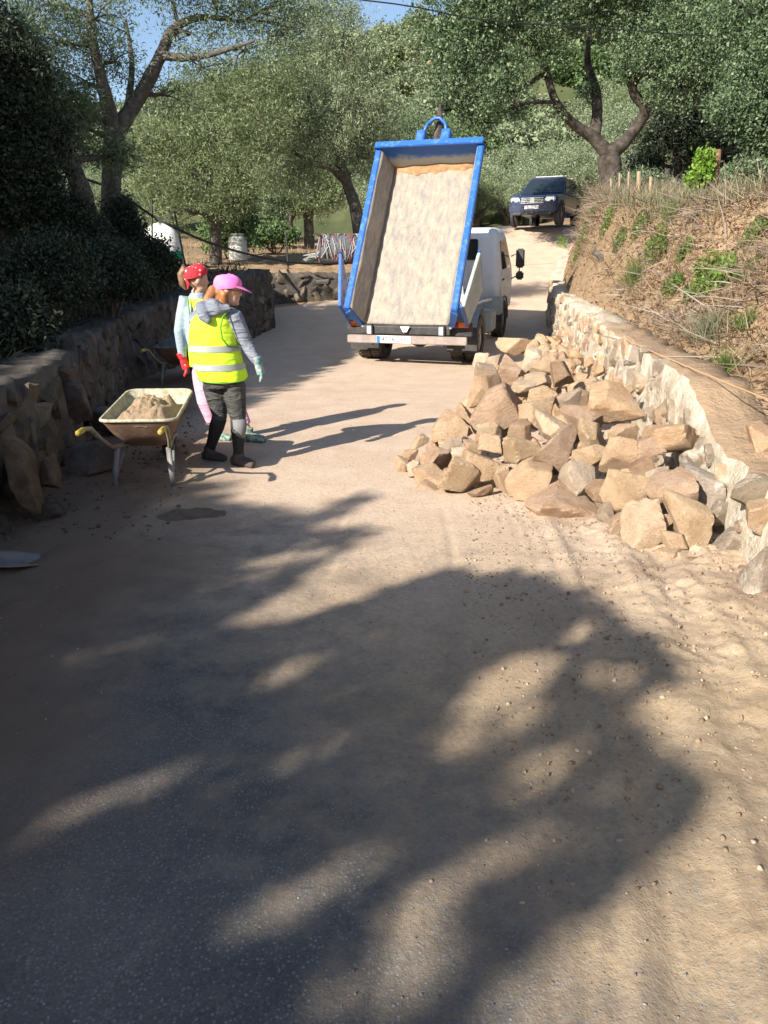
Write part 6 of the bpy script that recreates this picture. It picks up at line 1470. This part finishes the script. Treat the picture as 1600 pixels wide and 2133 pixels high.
# far wooded hillside
FARC = [crown_mesh('far crown %d' % i, 850+i, 620, 11, 0.24, 0.10, 0.055, leafm=(M_BUSH, M_PALE, M_OLIVE2, M_PALE)[i % 4], lumps=7) for i in range(4)]  # paler leaves here imitate haze over the hillside
FARP = [(14, 62, 3.0), (19, 66, 3.2), (23, 63, 3.0), (10, 66, 3.1), (16.5, 71, 3.3), (6, 70, 3.1), (21, 75, 3.3), (27, 69, 3.2)]
for _ in range(4000):
    if len(FARP) >= 270: break
    y = 57+78*rr.random()**0.85; px = rr.uniform(-40, 1640)
    # keep the raw cut in the slope clear
    if 845 < px < 915 and 74 < y < 104: continue
    x = (px-800)/FPX*y*1.03
    if any((x-a)**2+(y-b_)**2 < 7.0 for a, b_, *_ in FARP): continue
    FARP.append((x, y, rr.uniform(2.1, 3.5)))
for i, (x, y, s) in enumerate(FARP):
    o = link('hillside_tree', FARC[rr.randrange(4)]); o.location = (x, y, Hs(x, y)-0.25*s); o.scale = (s*1.15, s*1.15, s); o.rotation_euler = (0, 0, rr.uniform(0, 6.28))
    tag(o, 'one of the many round-crowned trees covering the distant hillside', 'tree', 'trees on the distant hillside')
# raw earth cut on the far slope
M_CUT = simple("raw orange earth", (0.42, 0.24, 0.14), (0.52, 0.36, 0.24), 0.6, 0.95, bst=0.6, bsc=2, world_co=True)
V = []; nu, nv = 14, 24
for j in range(nv):
    for i in range(nu):
        py = 172-118*j/(nv-1); w = 28+10*math.sin(j*0.9); px = 884+(i/(nu-1)-0.5)*2*w-10*j/(nv-1)
        y = 74+28*j/(nv-1); x = (px-800)/FPX*y*1.03; V.append((x, y, Hs(x, y)+0.25+0.3*math.sin(i*1.3+j*0.7)*(0 < i < nu-1)))
F = [(j*nu+i, j*nu+i+1, (j+1)*nu+i+1, (j+1)*nu+i) for j in range(nv-1) for i in range(nu-1)]
tag(MB().add(V, F).build('terrain', M_CUT, smooth=True), kind='structure')
# ------------------------------------------------------------------ ground cover
def blade_mesh(name, base, d, L, W, bend, seed):
    r = np.random.default_rng(seed); n = len(base)
    d = d/np.linalg.norm(d, axis=1)[:, None]; q = r.normal(size=(n, 3)); s = np.cross(d, q); s /= np.linalg.norm(s, axis=1)[:, None]
    L = np.asarray(L).reshape(-1, 1); W = np.asarray(W).reshape(-1, 1)
    g = np.cross(d, s)*bend*r.normal(size=(n, 1))
    V = np.empty((n, 6, 3)); mid = base+d*L*0.55+g*L*0.25; tip = base+d*L+g*L*0.9
    V[:, 0] = base-s*W*0.5; V[:, 1] = base+s*W*0.5; V[:, 2] = mid+s*W*0.4; V[:, 3] = mid-s*W*0.4; V[:, 4] = tip+s*W*0.08; V[:, 5] = tip-s*W*0.08
    i = np.arange(n)[:, None]*6
    return np_mesh(name, V.reshape(-1, 3), np.concatenate([i+np.array([[0, 1, 2, 3]]), i+np.array([[3, 2, 4, 5]])]))
M_DRY = leaf_mat("dry grass and twigs", (0.11, 0.072, 0.042), (0.21, 0.15, 0.09), (0.37, 0.29, 0.185), 0.2, 0.8)
M_TWIG = leaf_mat("grey dead twigs", (0.13, 0.10, 0.08), (0.22, 0.18, 0.15), (0.33, 0.28, 0.24), 0.05, 0.9)
M_LITTER = leaf_mat("brown leaf litter", (0.12, 0.065, 0.038), (0.22, 0.13, 0.075), (0.36, 0.245, 0.15), 0.15, 0.8)
M_GRN = leaf_mat("green weeds", (0.07, 0.11, 0.025), (0.13, 0.19, 0.045), (0.21, 0.27, 0.09), 0.35)
def scatter_right(n, seed, lo=0.6, hi=6.0, y0=3.5, y1=24):
    r = np.random.default_rng(seed); y = y0+(y1-y0)*r.random(n*3); s = lo+(hi-lo)*r.random(n*3)**1.15
    x = xR(y)+s; dens = 0.5+fbm(x, y, 0.9, seed, 3); k = r.random(n*3) < np.clip(dens*sstep(0.35, 1.0, s)+0.12, 0.08, 1)
    x, y, s = x[k][:n], y[k][:n], s[k][:n]; return x, y, s, H(x, y), r
x, y, s, z, r = scatter_right(46000, 201, 0.55, 6.0)
d = r.normal(size=(len(x), 3))*np.array([0.8, 0.8, 0.45])+np.array([-0.25, -0.1, 0.55])
me = blade_mesh('dry_grass', np.stack([x, y, z-0.01], -1), d, r.uniform(0.10, 0.38, len(x)), r.uniform(0.006, 0.014, len(x)), 0.45, 202); me.materials.append(M_DRY)
tag(link('dry_grass', me), 'dry straw grass and stalks covering the right bank', 'grass', kind='stuff')
x, y, s, z, r = scatter_right(9000, 203, 0.6, 5.0)
d = r.normal(size=(len(x), 3))*np.array([1, 1, 0.25])+np.array([0, 0, 0.12])
me = blade_mesh('dead_twigs', np.stack([x, y, z+0.03], -1), d, r.uniform(0.15, 0.6, len(x)), r.uniform(0.007, 0.016, len(x)), 0.5, 204); me.materials.append(M_TWIG)
tag(link('dead_twigs', me), 'tangled grey dead twigs lying over the right bank', 'twigs', kind='stuff')
x, y, s, z, r = scatter_right(36000, 205, 0.35, 5.0)
me = leaf_mesh('leaf_litter', np.stack([x, y, z+0.01+0.03*r.random(len(x))], -1), r.normal(size=(len(x), 3))*np.array([1, 1, 0.4]), 0.06, 0.035, 206); me.materials.append(M_LITTER)
tag(link('leaf_litter', me), 'brown fallen leaves strewn over the right bank', 'leaves', kind='stuff')
# greener grass along the ridge
r = np.random.default_rng(207); n = 16000; y = r.uniform(7, 20, n); s = np.interp(y, [9, 14], [2.2, 0.8])+3.2*r.random(n); x = xR(y)+s; z = H(x, y)
k = fbm(x, y, 1.2, 66, 3) > -0.15; x, y, z = x[k], y[k], z[k]
d = r.normal(size=(len(x), 3))*0.35+np.array([0, 0, 1.0])
me = blade_mesh('ridge_grass', np.stack([x, y, z-0.01], -1), d, r.uniform(0.08, 0.30, len(x)), r.uniform(0.008, 0.015, len(x)), 0.4, 208); me.materials.append(leaf_mat("grey green grass", (0.12, 0.13, 0.07), (0.20, 0.21, 0.115), (0.33, 0.31, 0.18), 0.3))
tag(link('ridge_grass', me), 'grey-green grass growing along the top of the right bank', 'grass', kind='stuff')
# single green weeds that stand out on the bank
def weed(px, py, wpx, hpx, n, leafy, seed, label, mat=None):
    g = G(px, py+hpx*0.4); k = pxm(g); r = np.random.default_rng(seed); R = wpx/k/2; Hh = hpx/k
    root = empty('weed_plant', g); tag(root, label, 'plant', 'green weeds on the right bank')
    m = mat or M_GRN
    if leafy:
        th = r.random(n)*6.28; q = np.sqrt(r.random(n))*R
        c = np.stack([q*np.cos(th)*0.5, q*np.sin(th)*1.3, 0.03+Hh*0.5*r.random(n)], -1)
        zz = H(c[:, 0]+g.x, c[:, 1]+g.y)-g.z; c[:, 2] += zz
        me = leaf_mesh('leaves', c, r.normal(size=(n, 3))*0.6+np.array([0, 0, 0.4]), 0.065, 0.034, seed)
        st = 30; bb = np.stack([r.normal(0, R*0.4, st), r.normal(0, R*0.4, st), np.zeros(st)], -1); bb[:, 2] = H(bb[:, 0]+g.x, bb[:, 1]+g.y)-g.z-0.01
        ms = blade_mesh('stems', bb, r.normal(size=(st, 3))*0.4+np.array([0, 0, 1]), np.full(st, Hh*0.7), np.full(st, 0.006), 0.2, seed+1); ms.materials.append(M_GRN); link('stems', ms, root)
    else:
        bb = np.stack([r.normal(0, R*0.18, n), r.normal(0, R*0.4, n), np.zeros(n)], -1); bb[:, 2] = H(bb[:, 0]+g.x, bb[:, 1]+g.y)-g.z-0.01
        me = blade_mesh('blades', bb, r.normal(size=(n, 3))*0.45+np.array([0, 0, 1.0]), r.uniform(0.5, 1.15, n)*Hh, np.full(n, 0.006), 0.4, seed)
    me.materials.append(m); link('leaves' if leafy else 'blades', me, root)
weed(1480, 570, 120, 80, 900, True, 220, 'largest bright green leafy weed patch on the right bank', leaf_mat("fresh green weeds", (0.08, 0.14, 0.025), (0.15, 0.24, 0.045), (0.24, 0.33, 0.09), 0.35))
weed(1318, 568, 60, 50, 320, False, 221, 'green grass tuft left of the largest weed patch')
weed(1365, 500, 70, 70, 420, True, 222, 'leafy green weed above the grass tuft, upper middle of the bank', M_GRN)
weed(1215, 480, 70, 60, 420, True, 223, 'yellow-green weed at the left end of the bank near the car')
weed(1508, 750, 45, 70, 160, False, 224, 'thin grass clump on the soil ledge above the wall')
weed(1540, 830, 26, 30, 70, False, 225, 'smallest green sprout beside the builders line')
weed(1550, 665, 50, 50, 200, False, 226, 'green grass tuft low on the bank near the right edge')
weed(1400, 590, 60, 40, 260, True, 227, 'low leafy weed just left of the largest patch')
weed(1395, 440, 60, 40, 300, False, 228, 'green tuft high on the bank below the wooden posts')
weed(1170, 500, 40, 40, 200, True, 229, 'small leafy weed at the corner of the bank over the lane', M_LIME)
weed(1470, 680, 90, 70, 420, False, 230, 'grey-green grass clump low in the middle of the bank', leaf_mat("grey tuft", (0.12, 0.13, 0.08), (0.2, 0.21, 0.13), (0.3, 0.3, 0.2), 0.3))
for j, (px, py, w_, h_, lf, lab) in enumerate(((1265, 455, 50, 40, True, 'yellowish leafy sprig on the bank under the thin stakes'), (1330, 470, 50, 36, True, 'small leafy weed below the short wooden post'), (1425, 520, 46, 36, True, 'small round weed just above the largest weed patch'), (1550, 560, 60, 40, True, 'leafy weed right of the largest weed patch'), (1290, 500, 40, 30, True, 'tiny weed in the middle left of the bank'), (1440, 610, 50, 40, True, 'drooping weed below the left side of the largest patch'), (1570, 480, 70, 50, True, 'green weed high on the bank near the right edge'))):
    weed(px, py, w_, h_, 240, lf, 260+j*3, lab, M_GRN)
# old root standing out of the bank
rt = [P(1238, 525, 14.3), P(1255, 540, 14.1), P(1268, 565, 13.9), P(1270, 600, 13.7), P(1262, 635, 13.5)]
tag(MB().tube(smoothline([p+Vector((0, -0.02, 0)) for p in rt]), [0.03, 0.04]+[0.06]*17+[0.05, 0.04, 0.03][:max(0, 6*4+1-19)] if False else [0.05]*(6*4+1), 8).build('dead_root', M_BARK, smooth=True), 'grey bent root hanging down the left part of the right bank', 'root')
# dry grass in the field at left and leaf litter under the shade
r = np.random.default_rng(240); n = 9000; x = r.uniform(-14, 2, n); y = r.uniform(21.8, 44, n); k = (y > yW2(x)+0.6) & (fbm(x, y, 3, 70, 3) > -0.05) & (y > 27); x, y = x[k], y[k]; z = H(x, y)
me = blade_mesh('field_grass', np.stack([x, y, z-0.01], -1), r.normal(size=(len(x), 3))*0.4+np.array([0, 0, 1.0]), r.uniform(0.08, 0.3, len(x)), np.full(len(x), 0.014), 0.3, 241); me.materials.append(M_DRY)
tag(link('field_grass', me), 'dry grass in the field behind the left wall', 'grass', kind='stuff')
r = np.random.default_rng(242); n = 9000; y = r.uniform(5, 18, n); x = xL(y)-0.55-3.2*r.random(n)**1.3; z = H(x, y)
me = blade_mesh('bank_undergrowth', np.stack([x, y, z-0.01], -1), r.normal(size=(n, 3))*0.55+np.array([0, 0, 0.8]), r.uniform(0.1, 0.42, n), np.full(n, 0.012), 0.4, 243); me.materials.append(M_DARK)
tag(link('bank_undergrowth', me), 'dark undergrowth on the shaded left bank', 'grass', kind='stuff')
# clods and pebbles on the road, thickest in the loose soil by the right wall
def pebbles(name, n, xs, ys, size, seed, mat, label):
    r = np.random.default_rng(seed); V0, F0 = ICO[2]; keep = V0[:12]
    bm = bmesh.new(); bmesh.ops.create_icosphere(bm, subdivisions=1, radius=1.0); v0 = np.array([v.co[:] for v in bm.verts]); f0 = np.array([[v.index for v in f.verts] for f in bm.faces]); bm.free()
    x, y = xs(r, n), ys(r, n); x = np.asarray(x(y) if callable(x) else x)
    sz = size[0]*(size[1]/size[0])**(r.random(n)**2.2)
    sca = sz[:, None]*r.uniform(0.6, 1.2, (n, 3)); V = v0[None]*sca[:, None, :]*(1+0.25*r.normal(size=(n, len(v0), 1)))
    z = road_at(x, y)
    V += np.stack([x, y, z+sz*0.1], -1)[:, None, :]
    F = f0[None]+(np.arange(n)*len(v0))[:, None, None]
    me = np_mesh(name, V.reshape(-1, 3), F.reshape(-1, 3)); me.materials.append(mat); o = link(name, me); tag(o, label, 'gravel', kind='stuff')
M_PEB = leaf_mat("loose grit", (0.15, 0.10, 0.065), (0.25, 0.18, 0.115), (0.40, 0.31, 0.22), 0.0, 0.9)
M_CHIP = leaf_mat("grey grit", (0.09, 0.085, 0.08), (0.17, 0.16, 0.15), (0.28, 0.265, 0.25), 0.0, 0.9)
pebbles('soil_clods', 7000, lambda r, n: (lambda y: xR(y)-0.05-1.5*r.random(n)**1.4), lambda r, n: 1.6+5.8*r.random(n)**0.8, (0.003, 0.012), 250, M_PEB, 'loose clods and grit along the foot of the right wall')
pebbles('road_grit', 3600, lambda r, n: r.uniform(-2.2, 2.0, n), lambda r, n: 1.2+8*r.random(n)**1.3, (0.002, 0.006), 251, M_CHIP, 'scattered grit over the dusty road')
pebbles('shade_clods', 900, lambda r, n: (lambda y: xL(y)+0.1+1.0*r.random(n)**1.5), lambda r, n: 4.4+4*r.random(n), (0.004, 0.022), 252, leaf_mat("dark clods", (0.06, 0.045, 0.035), (0.1, 0.075, 0.055), (0.17, 0.13, 0.1), 0.0, 0.95), 'dark soil crumbs along the shaded wall foot')
